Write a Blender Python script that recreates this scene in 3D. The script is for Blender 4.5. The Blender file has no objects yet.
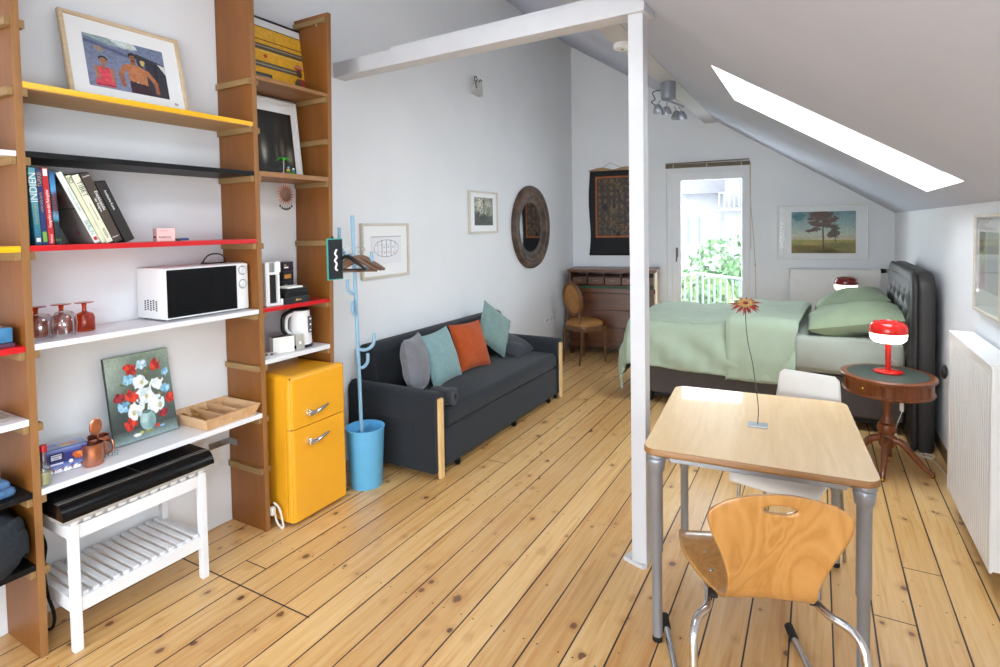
import bpy, bmesh, math, random
import numpy as np
from mathutils import Vector, Matrix, Euler
PI = math.pi
random.seed(7)
rng = np.random.RandomState(11)
SC = bpy.context.scene
COL = SC.collection

# ------------------------------------------------------------------ camera, world, exposure
H = 1.58
cam_d = bpy.data.cameras.new('camera')
cam = bpy.data.objects.new('camera', cam_d)
COL.objects.link(cam)
FPX = 560.0
CX, VY, VZ = 500.0, (817.0, 222.0), (754.0, 15500.0)
CY = VY[1]
for _ in range(60):
    CY = VY[1] + ((VY[0]-CX)*(VZ[0]-CX) + FPX*FPX)/(VZ[1]-CY)
ycam = Vector(((VY[0]-CX)/FPX, (VY[1]-CY)/FPX, 1)).normalized()
zcam = -Vector(((VZ[0]-CX)/FPX, (VZ[1]-CY)/FPX, 1)).normalized()
zcam = (zcam - ycam*zcam.dot(ycam)).normalized()
xcam = ycam.cross(zcam)
right = Vector((xcam[0], ycam[0], zcam[0]))
down = Vector((xcam[1], ycam[1], zcam[1]))
fwd = Vector((xcam[2], ycam[2], zcam[2]))
Mx = Matrix((right, -down, -fwd)).transposed().to_4x4()
Mx.translation = Vector((0, 0, H))
cam.matrix_world = Mx
cam_d.sensor_width = 36
cam_d.sensor_fit = 'HORIZONTAL'
cam_d.lens = FPX*36/1000
cam_d.shift_x = -(CX-500)/1000
cam_d.shift_y = (CY-333.5)/1000
cam_d.clip_start = 0.05
cam_d.clip_end = 200
SC.camera = cam
SC.cycles.transparent_max_bounces = 24

w = bpy.data.worlds.new('overcast_sky')
SC.world = w
w.use_nodes = True
bg = w.node_tree.nodes['Background']
bg.inputs[0].default_value = (0.86, 0.922, 1.0, 1)
bg.inputs[1].default_value = 9.0
SC.view_settings.view_transform = 'Standard'
SC.view_settings.look = 'None'
SC.view_settings.gamma = 1
SC.view_settings.use_curve_mapping = False
SC.view_settings.exposure = 0.74

# ------------------------------------------------------------------ material helpers
def lin(c):
    return c/12.92 if c <= 0.04045 else ((c+0.055)/1.055)**2.4
def C(h):
    h = h.lstrip('#')
    return tuple(lin(int(h[i:i+2], 16)/255) for i in (0, 2, 4)) + (1,)
class NT:
    def __init__(s, m):
        s.t = m.node_tree; s.n = s.t.nodes; s.l = s.t.links
    def new(s, typ, **kw):
        nd = s.n.new(typ)
        for k, v in kw.items(): setattr(nd, k, v)
        return nd
    def val(s, sock, v):
        if isinstance(v, bpy.types.NodeSocket): s.l.new(v, sock)
        else: sock.default_value = v
    def math(s, op, a, b=0.0, c=None):
        nd = s.new('ShaderNodeMath', operation=op)
        s.val(nd.inputs[0], a); s.val(nd.inputs[1], b)
        if c is not None: s.val(nd.inputs[2], c)
        return nd.outputs[0]
    def mix(s, f, a, b, typ='MIX'):
        nd = s.new('ShaderNodeMix', data_type='RGBA', blend_type=typ)
        s.val(nd.inputs[0], f); s.val(nd.inputs[6], a); s.val(nd.inputs[7], b)
        return nd.outputs[2]
    def noise(s, vec, scale, detail=3, rough=0.5, dist=0.0):
        nd = s.new('ShaderNodeTexNoise')
        s.l.new(vec, nd.inputs['Vector'])
        nd.inputs['Scale'].default_value = scale; nd.inputs['Detail'].default_value = detail
        nd.inputs['Roughness'].default_value = rough; nd.inputs['Distortion'].default_value = dist
        return nd.outputs[0]
    def mapping(s, vec, scale=(1, 1, 1), loc=(0, 0, 0), rot=(0, 0, 0)):
        nd = s.new('ShaderNodeMapping')
        s.l.new(vec, nd.inputs[0])
        nd.inputs['Location'].default_value = loc; nd.inputs['Rotation'].default_value = rot
        nd.inputs['Scale'].default_value = scale
        return nd.outputs[0]
    def ramp(s, f, stops):
        nd = s.new('ShaderNodeValToRGB')
        s.l.new(f, nd.inputs[0])
        e = nd.color_ramp.elements
        while len(e) < len(stops): e.new(0.5)
        for k, (p, c) in enumerate(stops): e[k].position = p; e[k].color = c
        return nd.outputs[0]
    def obj(s):
        return s.new('ShaderNodeTexCoord').outputs['Object']
    def bump(s, hgt, strength, dist=0.01):
        nd = s.new('ShaderNodeBump')
        nd.inputs['Strength'].default_value = strength; nd.inputs['Distance'].default_value = dist
        s.l.new(hgt, nd.inputs['Height'])
        return nd.outputs[0]
def base(name):
    m = bpy.data.materials.new(name); m.use_nodes = True
    return m, NT(m), m.node_tree.nodes['Principled BSDF']
def mat(name, col, rough=0.5, metal=0.0, var=0.06, vscale=12, bump=0.0, bscale=200, coat=0.0, spec=0.5, sheen=0.0, alpha=None, trans=0.0, ior=1.45):
    m, n, p = base(name)
    c = C(col) if isinstance(col, str) else col
    o = n.obj()
    if var > 0:
        f = n.noise(o, vscale, 4)
        d = tuple(max(0, x*(1-var*2)) for x in c[:3]) + (1,)
        u = tuple(min(1, x*(1+var)) for x in c[:3]) + (1,)
        n.l.new(n.ramp(f, [(0.3, d), (0.7, u)]), p.inputs['Base Color'])
    else:
        p.inputs['Base Color'].default_value = c
    p.inputs['Roughness'].default_value = rough
    p.inputs['Metallic'].default_value = metal
    p.inputs['Specular IOR Level'].default_value = spec
    p.inputs['Coat Weight'].default_value = coat
    p.inputs['Sheen Weight'].default_value = sheen
    p.inputs['Transmission Weight'].default_value = trans
    p.inputs['IOR'].default_value = ior
    if bump > 0:
        n.l.new(n.bump(n.noise(o, bscale, 3), bump, 0.004), p.inputs['Normal'])
    return m
def wood(name, c1, c2, axis='z', scale=1.0, rough=0.45, coat=0.0, stretch=14, bump=0.06):
    m, n, p = base(name)
    o = n.obj()
    k = {'x': (1, stretch, stretch), 'y': (stretch, 1, stretch), 'z': (stretch, stretch, 1)}[axis]
    v = n.mapping(o, tuple(a*scale for a in k))
    f = n.noise(v, 2.2, 6, 0.62, 0.9)
    f2 = n.noise(v, 9.0, 3, 0.5, 0.2)
    f3 = n.math('ADD', n.math('MULTIPLY', f, 0.75), n.math('MULTIPLY', f2, 0.25))
    n.l.new(n.ramp(f3, [(0.32, C(c2)), (0.62, C(c1))]), p.inputs['Base Color'])
    p.inputs['Roughness'].default_value = rough
    p.inputs['Coat Weight'].default_value = coat
    n.l.new(n.bump(f3, bump, 0.003), p.inputs['Normal'])
    return m
def glass_pane(name, tint=(1, 1, 1, 1), refl=1.0):
    m = bpy.data.materials.new(name); m.use_nodes = True
    n = NT(m); n.n.remove(n.n['Principled BSDF'])
    out = n.n['Material Output']
    tr = n.new('ShaderNodeBsdfTransparent'); tr.inputs[0].default_value = tint
    gl = n.new('ShaderNodeBsdfGlossy'); gl.inputs['Roughness'].default_value = 0.02
    ge = n.new('ShaderNodeNewGeometry')
    vd = n.new('ShaderNodeVectorMath', operation='DOT_PRODUCT')
    n.l.new(ge.outputs['Normal'], vd.inputs[0]); n.l.new(ge.outputs['Incoming'], vd.inputs[1])
    sch = n.math('POWER', n.math('SUBTRACT', 1.0, n.math('ABSOLUTE', vd.outputs['Value'])), 5.0)
    mx = n.new('ShaderNodeMixShader')
    n.l.new(n.math('MULTIPLY', n.math('ADD', 0.04, n.math('MULTIPLY', sch, 0.96)), refl), mx.inputs[0])
    n.l.new(tr.outputs[0], mx.inputs[1]); n.l.new(gl.outputs[0], mx.inputs[2])
    n.l.new(mx.outputs[0], out.inputs[0])
    return m
def emit(name, col, strength, rough=0.4):
    m, n, p = base(name)
    p.inputs['Base Color'].default_value = C(col)
    p.inputs['Emission Color'].default_value = C(col)
    p.inputs['Emission Strength'].default_value = strength
    p.inputs['Roughness'].default_value = rough
    return m
def art_mat(name, rough=0.55):
    m, n, p = base(name)
    a = n.new('ShaderNodeAttribute'); a.attribute_name = 'paint'
    n.l.new(a.outputs['Color'], p.inputs['Base Color'])
    p.inputs['Roughness'].default_value = rough
    return m

def floor_mat():
    m, n, p = base('pine_floorboards')
    o = n.obj()
    sep = n.new('ShaderNodeSeparateXYZ'); n.l.new(o, sep.inputs[0])
    X, Y = sep.outputs[0], sep.outputs[1]
    W = 0.1435
    xs = n.math('DIVIDE', n.math('ADD', X, 10.0+0.1305), W)
    idx = n.math('FLOOR', xs); fr = n.math('FRACT', xs)
    wn = n.new('ShaderNodeTexWhiteNoise', noise_dimensions='1D'); n.l.new(idx, wn.inputs['W'])
    r = wn.outputs[0]
    # grain coordinates: each board gets its own offset
    cmb = n.new('ShaderNodeCombineXYZ')
    n.l.new(X, cmb.inputs[0]); n.l.new(n.math('ADD', Y, n.math('MULTIPLY', r, 37.0)), cmb.inputs[1])
    n.l.new(n.math('MULTIPLY', r, 11.0), cmb.inputs[2])
    g = n.noise(n.mapping(cmb.outputs[0], (26, 1.3, 1)), 1.6, 6, 0.6, 0.7)
    fine = n.noise(n.mapping(cmb.outputs[0], (120, 4, 1)), 1.2, 3)
    colr = n.ramp(g, [(0.26, C('d09454')), (0.48, C('e4b878')), (0.74, C('eecd98'))])
    colr = n.mix(n.math('MULTIPLY', fine, 0.22), colr, C('c79a68'), 'MULTIPLY')
    tone = n.ramp(r, [(0.0, C('e8dccd')), (0.5, C('f6f1ea')), (1.0, C('ffffff'))])
    colr = n.mix(1.0, colr, tone, 'MULTIPLY')
    # worn, paler patches
    wear = n.noise(o, 1.1, 4, 0.6)
    colr = n.mix(n.math('MULTIPLY', n.math('SUBTRACT', wear, 0.42), 0.8), colr, C('ecd0a2'))
    # knots: many small ones, a few large
    def knots(colr, sc, rmax, power, seed):
        vor = n.new('ShaderNodeTexVoronoi'); vor.inputs['Scale'].default_value = sc
        vor.inputs['Randomness'].default_value = 1.0
        n.l.new(n.mapping(cmb.outputs[0], (1.15, 0.9, 1), (seed, seed*2, 0)), vor.inputs['Vector'])
        nw = n.math('ADD', vor.outputs['Distance'], n.math('MULTIPLY', n.math('SUBTRACT', n.noise(o, 55, 2), 0.5), 0.10))
        sepc = n.new('ShaderNodeSeparateColor'); n.l.new(vor.outputs['Color'], sepc.inputs[0])
        kr = n.math('MULTIPLY', n.math('POWER', sepc.outputs[0], power), rmax)
        km = n.new('ShaderNodeMapRange'); km.interpolation_type = 'SMOOTHSTEP'
        n.l.new(nw, km.inputs[0]); n.l.new(n.math('MULTIPLY', kr, 0.55), km.inputs[1]); n.l.new(kr, km.inputs[2])
        km.inputs[3].default_value = 0.88; km.inputs[4].default_value = 0.0
        kh = n.new('ShaderNodeMapRange'); kh.interpolation_type = 'SMOOTHSTEP'
        n.l.new(nw, kh.inputs[0]); n.l.new(kr, kh.inputs[1]); n.l.new(n.math('MULTIPLY', kr, 2.4), kh.inputs[2])
        kh.inputs[3].default_value = 0.38; kh.inputs[4].default_value = 0.0
        colr = n.mix(kh.outputs[0], colr, C('b57a44'))
        return n.mix(km.outputs[0], colr, n.mix(sepc.outputs[1], C('3c2114'), C('7a4a28')))
    colr = knots(colr, 10.5, 0.24, 2.0, 0.0)
    colr = knots(colr, 4.5, 0.16, 3.5, 3.3)
    # nail heads: two per board every 0.62 m
    fy = n.math('FRACT', n.math('DIVIDE', n.math('ADD', Y, 20.0), 0.93))
    dy = n.math('MULTIPLY', n.math('SUBTRACT', fy, 0.5), 0.93)
    dx = n.math('MULTIPLY', n.math('SUBTRACT', n.math('ABSOLUTE', n.math('SUBTRACT', fr, 0.5)), 0.3), W)
    dd = n.math('SQRT', n.math('ADD', n.math('MULTIPLY', dx, dx), n.math('MULTIPLY', dy, dy)))
    nail = n.math('LESS_THAN', dd, 0.0036)
    colr = n.mix(nail, colr, C('3a2a1c'))
    # gaps between boards, width varies; end joints
    gw = n.math('MULTIPLY', n.math('ADD', 0.25, n.math('MULTIPLY', n.noise(n.mapping(o, (5, 0.8, 1)), 2.0, 2), 0.9)), 0.032)
    edge = n.math('MINIMUM', fr, n.math('SUBTRACT', 1.0, fr))
    gap = n.math('LESS_THAN', edge, gw)
    yo = n.math('FRACT', n.math('DIVIDE', n.math('ADD', n.math('ADD', Y, 10.0), n.math('MULTIPLY', r, 9.3)), 9.3))
    joint = n.math('LESS_THAN', yo, 0.0006)
    saw = n.math('MULTIPLY', n.math('LESS_THAN', n.math('ABSOLUTE', n.math('SUBTRACT', Y, 1.545)), 0.0035), n.math('LESS_THAN', X, -1.80))
    dark = n.math('MAXIMUM', n.math('MAXIMUM', gap, joint), saw)
    colr = n.mix(dark, colr, C('2c1c10'))
    n.l.new(colr, p.inputs['Base Color'])
    rg = n.math('ADD', 0.24, n.math('MULTIPLY', g, 0.16))
    n.l.new(n.math('ADD', rg, n.math('MULTIPLY', dark, 0.4)), p.inputs['Roughness'])
    p.inputs['Specular IOR Level'].default_value = 0.5
    p.inputs['Coat Weight'].default_value = 0.3; p.inputs['Coat Roughness'].default_value = 0.3
    hh = n.math('SUBTRACT', n.math('MULTIPLY', g, 0.12), dark)
    n.l.new(n.bump(hh, 0.35, 0.004), p.inputs['Normal'])
    return m

M = {}
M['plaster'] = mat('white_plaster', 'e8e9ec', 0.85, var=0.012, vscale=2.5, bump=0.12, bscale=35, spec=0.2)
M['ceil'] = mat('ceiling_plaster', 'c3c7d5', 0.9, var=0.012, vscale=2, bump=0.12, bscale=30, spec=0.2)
M['whitepaint'] = mat('white_gloss_paint', 'e4e4e7', 0.4, var=0.012, vscale=6, bump=0.05, bscale=60)
M['beam'] = mat('painted_beam', 'cdcdd1', 0.55, var=0.02, vscale=7, bump=0.2, bscale=25)
M['floor'] = floor_mat()
M['hardboard'] = wood('hardboard_brown', '86511d', '764413', 'z', 0.6, 0.45, stretch=6, bump=0.02)
M['boardedge'] = wood('board_raw_edge', '97693b', '85592e', 'z', 1.0, 0.6, bump=0.04)
M['cleat'] = wood('cleat_wood', '97784c', '80613a', 'x', 1.0, 0.6)
M['woodshelf'] = wood('brown_wood_shelf', '9d7044', '865a32', 'y', 0.8, 0.5)
M['yellow'] = mat('yellow_lacquer', 'f2b40c', 0.3, var=0.02, coat=0.2)
M['red'] = mat('red_lacquer', 'c8141c', 0.28, var=0.03, coat=0.3)
M['black'] = mat('black_lacquer', '0e0f11', 0.5, var=0.1, spec=.3)
M['white'] = mat('white_laminate', 'e6e6eb', 0.35, var=0.01)
M['fridge'] = mat('mustard_enamel', 'eda724', 0.3, var=0.01, coat=0.35)
M['chrome'] = mat('chrome', 'd8d8da', 0.12, 1.0, var=0.02)
M['steel'] = mat('brushed_steel', 'a9abae', 0.35, 1.0, var=0.04)
M['silver'] = mat('silver_grey_paint', '9a9fa8', 0.38, 0.55, var=0.02)
M['darkmetal'] = mat('dark_metal', '4b4844', 0.45, 0.8, var=0.1)
M['rubber'] = mat('black_rubber', '17181a', 0.6, var=0.05)
M['blackplastic'] = mat('black_plastic', '15161a', 0.35, var=0.05)
M['whiteplastic'] = mat('white_plastic', 'eeeeee', 0.35, var=0.01)
M['sofa'] = mat('charcoal_weave', '2b2e33', 0.95, var=0.12, vscale=260, bump=0.3, bscale=700, sheen=0.12, spec=0.2)
M['pine'] = wood('pale_pine', 'e8c690', 'd4a866', 'z', 1.2, 0.5)
M['beech'] = wood('beech', 'd9b48c', 'c89b6e', 'y', 0.8, 0.5)
M['teal'] = mat('dusty_teal_velvet', '83a2a3', 0.9, var=0.05, vscale=30, bump=0.15, bscale=300, sheen=0.3, spec=0.2)
M['teal2'] = mat('sage_teal_velvet', '7a938f', 0.9, var=0.05, vscale=30, bump=0.15, bscale=300, sheen=0.3, spec=0.2)
M['orange'] = mat('rust_orange_cotton', 'b14e22', 0.85, var=0.05, vscale=30, bump=0.12, bscale=300, sheen=0.15, spec=0.2)
M['greyvelvet'] = mat('warm_grey_velvet', '77767c', 0.9, var=0.07, vscale=20, bump=0.15, bscale=300, sheen=0.35, spec=0.2)
M['greyblanket'] = mat('charcoal_blanket', '3c3e44', 0.95, var=0.12, vscale=60, bump=0.4, bscale=260, sheen=0.2, spec=0.2)
M['skyblue'] = mat('sky_blue_plastic', '68b7e6', 0.35, var=0.02)
M['skymetal'] = mat('sky_blue_enamel', '8db2cc', 0.4, var=0.02)
M['sage'] = mat('sage_green_cotton', 'a6b39d', 0.85, var=0.03, vscale=9, bump=0.1, bscale=220, sheen=0.1, spec=0.2)
M['sage2'] = mat('sage_pillow_cotton', '99a78a', 0.85, var=0.03, vscale=9, bump=0.1, bscale=220, sheen=0.1, spec=0.2)
M['sheet'] = mat('grey_green_sheet', 'adb1a6', 0.8, var=0.03, vscale=8, bump=0.1, bscale=220, spec=0.2)
M['bedbase'] = mat('brown_grey_leather', '4a4240', 0.55, var=0.05, bump=0.1, bscale=240)
M['leather'] = mat('dark_grey_leather', '2e2b2a', 0.5, var=0.06, vscale=20, bump=0.1, bscale=240)
M['mahog'] = wood('mahogany', '8a4b24', '652f12', 'x', 1.3, 0.3, coat=0.3)
M['mahogz'] = wood('mahogany_upright', '8a4b24', '652f12', 'z', 1.3, 0.3, coat=0.3)
M['walnut'] = wood('dark_walnut', '6c3810', '401e07', 'x', 1.0, 0.38, coat=0.15)
M['walnutz'] = wood('dark_walnut_upright', '5e3210', '3c1d07', 'z', 1.0, 0.38, coat=0.15)
M['palewood'] = wood('pale_wood_and_lit_side', 'c9b798', 'b39b78', 'z', 1.0, 0.5)  # on the desk's right side this paleness paints in window light
M['chairwood'] = wood('carved_chair_wood', '6f4a2c', '55351d', 'z', 1.0, 0.45)
M['tan'] = mat('tan_leather', 'a06e38', 0.5, var=0.08, vscale=14, bump=0.08, bscale=200)
M['inlay'] = mat('dark_green_leather_inlay', '3f4a45', 0.5, var=0.05)
M['felt'] = mat('green_felt', '1f5a45', 0.9, var=0.05)
M['lampred'] = mat('lamp_red_enamel', 'd8201a', 0.22, var=0.01, coat=0.4)
M['lampdark'] = mat('lamp_dark_red_enamel', '7a1c1a', 0.25, var=0.01, coat=0.4)
M['lampglow'] = emit('lamp_glowing_shade', 'fff4e4', 2.2)
M['tabletop'] = wood('table_top_beech', 'ecca98', 'e0b880', 'y', 0.7, 0.36, coat=0.25, stretch=10, bump=0.01)
M['tableedge'] = wood('table_edge_ply', 'a27444', '8c6034', 'x', 1.0, 0.45)
def plywood(name, c1, c2, c3):
    m, n, p = base(name)
    o = n.obj()
    v = n.mapping(o, (5.5, 5.5, 1.5))
    d = n.noise(v, 1.3, 3, .5, .6)
    rings = n.math('FRACT', n.math('MULTIPLY', d, 9.0))
    rings = n.math('ABSOLUTE', n.math('SUBTRACT', n.math('MULTIPLY', rings, 2.0), 1.0))
    fine = n.noise(n.mapping(o, (160, 160, 6)), 1.0, 2)
    f = n.math('ADD', n.math('MULTIPLY', rings, .65), n.math('MULTIPLY', fine, .35))
    n.l.new(n.ramp(f, [(.05, C(c3)), (.45, C(c2)), (.85, C(c1))]), p.inputs['Base Color'])
    p.inputs['Roughness'].default_value = .32
    p.inputs['Coat Weight'].default_value = .3
    return m
M['ply'] = plywood('honey_plywood', 'be8b4e', 'b68144', 'a97539')
M['shellwhite'] = mat('white_chair_shell', 'ece8e2', 0.35, var=0.01)
M['copper'] = mat('copper', 'd08f74', 0.30, 1.0, var=0.1, vscale=30, bump=0.05, bscale=90)
M['gold'] = mat('brass_cutlery', 'b68a3a', 0.25, 1.0, var=0.05)
M['amber'] = glass_pane('amber_glass', C('dc7a24'), 1.2)
M['clearglass'] = glass_pane('clear_glass', (.88, .90, .90, 1), 3.0)
M['pane'] = glass_pane('window_pane', (0.97, 0.99, 0.98, 1), 1.0)
M['picglass'] = glass_pane('picture_glass', (1, 1, 1, 1), 0.9)
M['picglass2'] = glass_pane('matt_picture_glass', (1, 1, 1, 1), 0.15)
M['mirror'] = mat('mirror_glass', 'd6dadb', 0.03, 1.0, var=0.0)
M['matboard'] = mat('white_mat_board', 'efeff0', 0.8, var=0.005)
M['framepale'] = wood('pale_frame_wood', 'd9c4a6', 'c6ac88', 'x', 1.0, 0.5)
M['framegrey'] = wood('whitewashed_frame', 'd3cbbf', 'c1b8aa', 'x', 1.0, 0.5)
M['framewhite'] = mat('white_frame', 'e4e2de', 0.4, var=0.02)
M['frameblack'] = mat('black_frame', '17181a', 0.4, var=0.05)
M['art'] = art_mat('painted_art')
M['artgloss'] = art_mat('printed_art', 0.35)
M['rad'] = mat('radiator_enamel', 'e8e6e5', 0.4, var=0.01)
M['blindwood'] = wood('bamboo_blind', '7a6a55', '5c4e3e', 'x', 2.0, 0.6)
M['railwhite'] = mat('white_railing', '9aa0a4', 0.5, var=0.02)
M['leafg'] = mat('tree_leaves', '44623c', 0.7, var=0.3, vscale=3)
M['leafg2'] = mat('tree_leaves_yellowish', '566c3a', 0.7, var=0.3, vscale=3)
M['bark'] = mat('tree_bark', '6a5a48', 0.9, var=0.15)
M['house'] = mat('pale_render', '5c5c60', 0.9, var=0.02)
M['roof'] = mat('grey_roof_tiles', '4c4b50', 0.8, var=0.08, vscale=4)
M['cable'] = mat('black_cable', '101012', 0.5, var=0.02)
M['cablew'] = mat('white_cable', 'e6e4e0', 0.5, var=0.02)
M['paper'] = mat('white_paper', 'f2f0ea', 0.8, var=0.01)
M['pages'] = mat('book_pages', 'e2dccb', 0.85, var=0.04)
M['ink'] = mat('black_ink', '18181a', 0.7, var=0)
M['inkwhite'] = mat('white_ink', 'f4f4f2', 0.6, var=0)
M['inkyellow'] = mat('ochre_ink', 'c9a55e', 0.6, var=0)
M['inkred'] = mat('red_ink', 'b3282c', 0.6, var=0)
M['inkteal'] = mat('teal_ink', '5f9a94', 0.6, var=0)
M['inkgreen'] = mat('green_label', '7fb83c', 0.6, var=0)

# ------------------------------------------------------------------ mesh helpers
class MB:
    def __init__(s):
        s.v = []; s.f = []; s.m = []; s.sm = []; s.bev = False
    def add(s, verts, faces, mi=0, smooth=True):
        b = len(s.v)
        s.v += [tuple(x) for x in verts]
        for f in faces:
            s.f.append([b+i for i in f]); s.m.append(mi); s.sm.append(smooth)
        return s
    def box(s, lo, hi, bev=0.0, mi=0, seg=2, mtx=None):
        lo = Vector(lo); hi = Vector(hi)
        c = (lo+hi)/2; d = hi-lo
        bm = bmesh.new()
        bmesh.ops.create_cube(bm, size=1)
        bmesh.ops.scale(bm, vec=d, verts=bm.verts)
        if bev > 0:
            bmesh.ops.bevel(bm, geom=bm.edges[:], offset=min(bev, min(d)*0.49), segments=seg, profile=0.5, affect='EDGES')
        bmesh.ops.translate(bm, vec=c, verts=bm.verts)
        if mtx is not None: bmesh.ops.transform(bm, matrix=mtx, verts=bm.verts)
        s.frombm(bm, mi, bev > 0)
        s.bev = s.bev or bev > 0
        return s
    def frombm(s, bm, mi=0, smooth=True):
        bm.verts.index_update()
        s.add([v.co for v in bm.verts], [[v.index for v in f.verts] for f in bm.faces], mi, smooth)
        bm.free()
    def lathe(s, prof, c=(0, 0, 0), seg=24, mi=0, mtx=None, cap=True, sx=1, sy=1):
        vs = []; fs = []
        c = Vector(c)
        for r, z in prof:
            for k in range(seg):
                a = 2*PI*k/seg
                p = Vector((r*sx*math.cos(a), r*sy*math.sin(a), z))
                if mtx is not None: p = mtx @ p
                vs.append(p+c)
        n = len(prof)
        for i in range(n-1):
            for k in range(seg):
                k2 = (k+1) % seg
                fs.append((i*seg+k, i*seg+k2, (i+1)*seg+k2, (i+1)*seg+k))
        if cap:
            if prof[0][0] > 1e-6: fs.append(tuple(reversed(range(seg))))
            if prof[-1][0] > 1e-6: fs.append(tuple((n-1)*seg+k for k in range(seg)))
        s.add(vs, fs, mi)
        return s
    def tube(s, pts, r, seg=10, mi=0, closed=False, smooth=0, cap=True):
        P = [Vector(p) for p in pts]
        R = list(r) if isinstance(r, (list, tuple)) else [r]*len(P)
        if smooth:
            Q = []; RR = []
            n = len(P)
            for i in range(n if closed else n-1):
                p0 = P[(i-1) % n] if closed or i > 0 else P[0]*2-P[1]
                p1 = P[i]; p2 = P[(i+1) % n]
                p3 = P[(i+2) % n] if closed or i+2 < n else P[-1]*2-P[-2]
                for k in range(smooth):
                    t = k/smooth
                    Q.append(0.5*((2*p1)+(p2-p0)*t+(2*p0-5*p1+4*p2-p3)*t*t+(3*p1-p0-3*p2+p3)*t**3))
                    RR.append(R[i]*(1-t)+R[(i+1) % n]*t)
            if not closed: Q.append(P[-1]); RR.append(R[-1])
            P, R = Q, RR
        n = len(P); vs = []; fs = []
        up = None
        for i in range(n):
            if closed: t = P[(i+1) % n]-P[(i-1) % n]
            else: t = P[min(i+1, n-1)]-P[max(i-1, 0)]
            t.normalize()
            if up is None:
                up = Vector((0, 0, 1)) if abs(t.z) < 0.9 else Vector((1, 0, 0))
            a = (up - t*up.dot(t)).normalized(); up = a
            b = t.cross(a)
            for k in range(seg):
                an = 2*PI*k/seg
                vs.append(P[i]+(a*math.cos(an)+b*math.sin(an))*R[i])
        for i in range(n if closed else n-1):
            j = (i+1) % n
            for k in range(seg):
                k2 = (k+1) % seg
                fs.append((i*seg+k, i*seg+k2, j*seg+k2, j*seg+k))
        if not closed and cap:
            fs.append(tuple(reversed(range(seg)))); fs.append(tuple((n-1)*seg+k for k in range(seg)))
        s.add(vs, fs, mi)
        return s
    def sphere(s, c, r, seg=20, rings=12, mi=0, sc=(1, 1, 1), mtx=None):
        prof = [(r*math.sin(PI*i/rings), -r*math.cos(PI*i/rings)) for i in range(rings+1)]
        prof[0] = (1e-5, -r); prof[-1] = (1e-5, r)
        T = Matrix.Diagonal((sc[0], sc[1], sc[2], 1))
        if mtx is not None: T = mtx @ T
        return s.lathe(prof, c, seg, mi, T)
    def prism(s, pts, axis, a, b, mi=0, smooth=False):
        # polygon pts (2D) extruded along axis from a to b
        def P(u, v, t):
            return {'x': (t, u, v), 'y': (u, t, v), 'z': (u, v, t)}[axis]
        n = len(pts)
        vs = [P(u, v, a) for u, v in pts] + [P(u, v, b) for u, v in pts]
        fs = [tuple(range(n)), tuple(range(2*n-1, n-1, -1))]
        fs += [(i, n+i, n+(i+1) % n, (i+1) % n) for i in range(n)]
        s.add(vs, fs, mi, smooth)
        return s
    def grid(s, nu, nv, fn, mi=0, closed_u=False):
        vs = []; fs = []
        for j in range(nv+1):
            for i in range(nu+1):
                vs.append(fn(i/nu, j/nv))
        for j in range(nv):
            for i in range(nu):
                a = j*(nu+1)+i
                fs.append((a, a+1, a+nu+2, a+nu+1))
        s.add(vs, fs, mi)
        return s
    def xform(s, mtx):
        s.v = [tuple(mtx @ Vector(p)) for p in s.v]
        return s
    def build(s, name, mats, parent=None, world=False, angle=38, label=None, solid=0, subsurf=0, fixn=True):
        me = bpy.data.meshes.new(name)
        V = s.v
        if world and parent is not None:
            inv = wmat(parent).inverted()
            V = [tuple(inv @ Vector(p)) for p in V]
        me.from_pydata(V, [], s.f)
        if not isinstance(mats, (list, tuple)): mats = [mats]
        for x in mats: me.materials.append(x)
        me.polygons.foreach_set('material_index', s.m)
        me.polygons.foreach_set('use_smooth', s.sm)
        if fixn:
            bm = bmesh.new(); bm.from_mesh(me)
            bmesh.ops.recalc_face_normals(bm, faces=bm.faces)
            bm.to_mesh(me); bm.free()
        me.set_sharp_from_angle(angle=math.radians(angle))
        me.update()
        o = bpy.data.objects.new(name, me)
        COL.objects.link(o)
        if parent is not None: o.parent = parent
        if label: o['label'] = label
        if s.bev:
            md = o.modifiers.new('even_shading', 'WEIGHTED_NORMAL'); md.keep_sharp = True; md.weight = 90
        if solid:
            md = o.modifiers.new('thickness', 'SOLIDIFY'); md.thickness = abs(solid); md.offset = 1 if solid > 0 else -1
        if subsurf:
            md = o.modifiers.new('smooth', 'SUBSURF'); md.levels = subsurf; md.render_levels = subsurf
        return o
def wmat(o):
    m = Matrix.LocRotScale(o.location, o.rotation_euler, o.scale)
    return wmat(o.parent) @ m if o.parent else m
def tag(o, label, cat, group=None):
    o['label'] = label; o['category'] = cat
    if group: o['group'] = group
    return o
def thing(name, label, cat, loc=(0, 0, 0), rot=(0, 0, 0), group=None):
    o = bpy.data.objects.new(name, None)
    COL.objects.link(o)
    o.empty_display_size = 0.1
    o.location = loc
    o.rotation_euler = rot if isinstance(rot, (list, tuple)) else (0, 0, rot)
    return tag(o, label, cat, group)
def dup(root, loc, rot=None, label=None, group=None):
    r = root.copy(); COL.objects.link(r); r.location = loc
    if rot is not None: r.rotation_euler = rot if isinstance(rot, (list, tuple)) else (0, 0, rot)
    if label: r['label'] = label
    if group: r['group'] = group
    for ch in list(root.children):
        c = ch.copy(); COL.objects.link(c); c.parent = r
        for g in list(ch.children):
            d = g.copy(); COL.objects.link(d); d.parent = c
    return r
def struct(o):
    o['kind'] = 'structure'; return o
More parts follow.
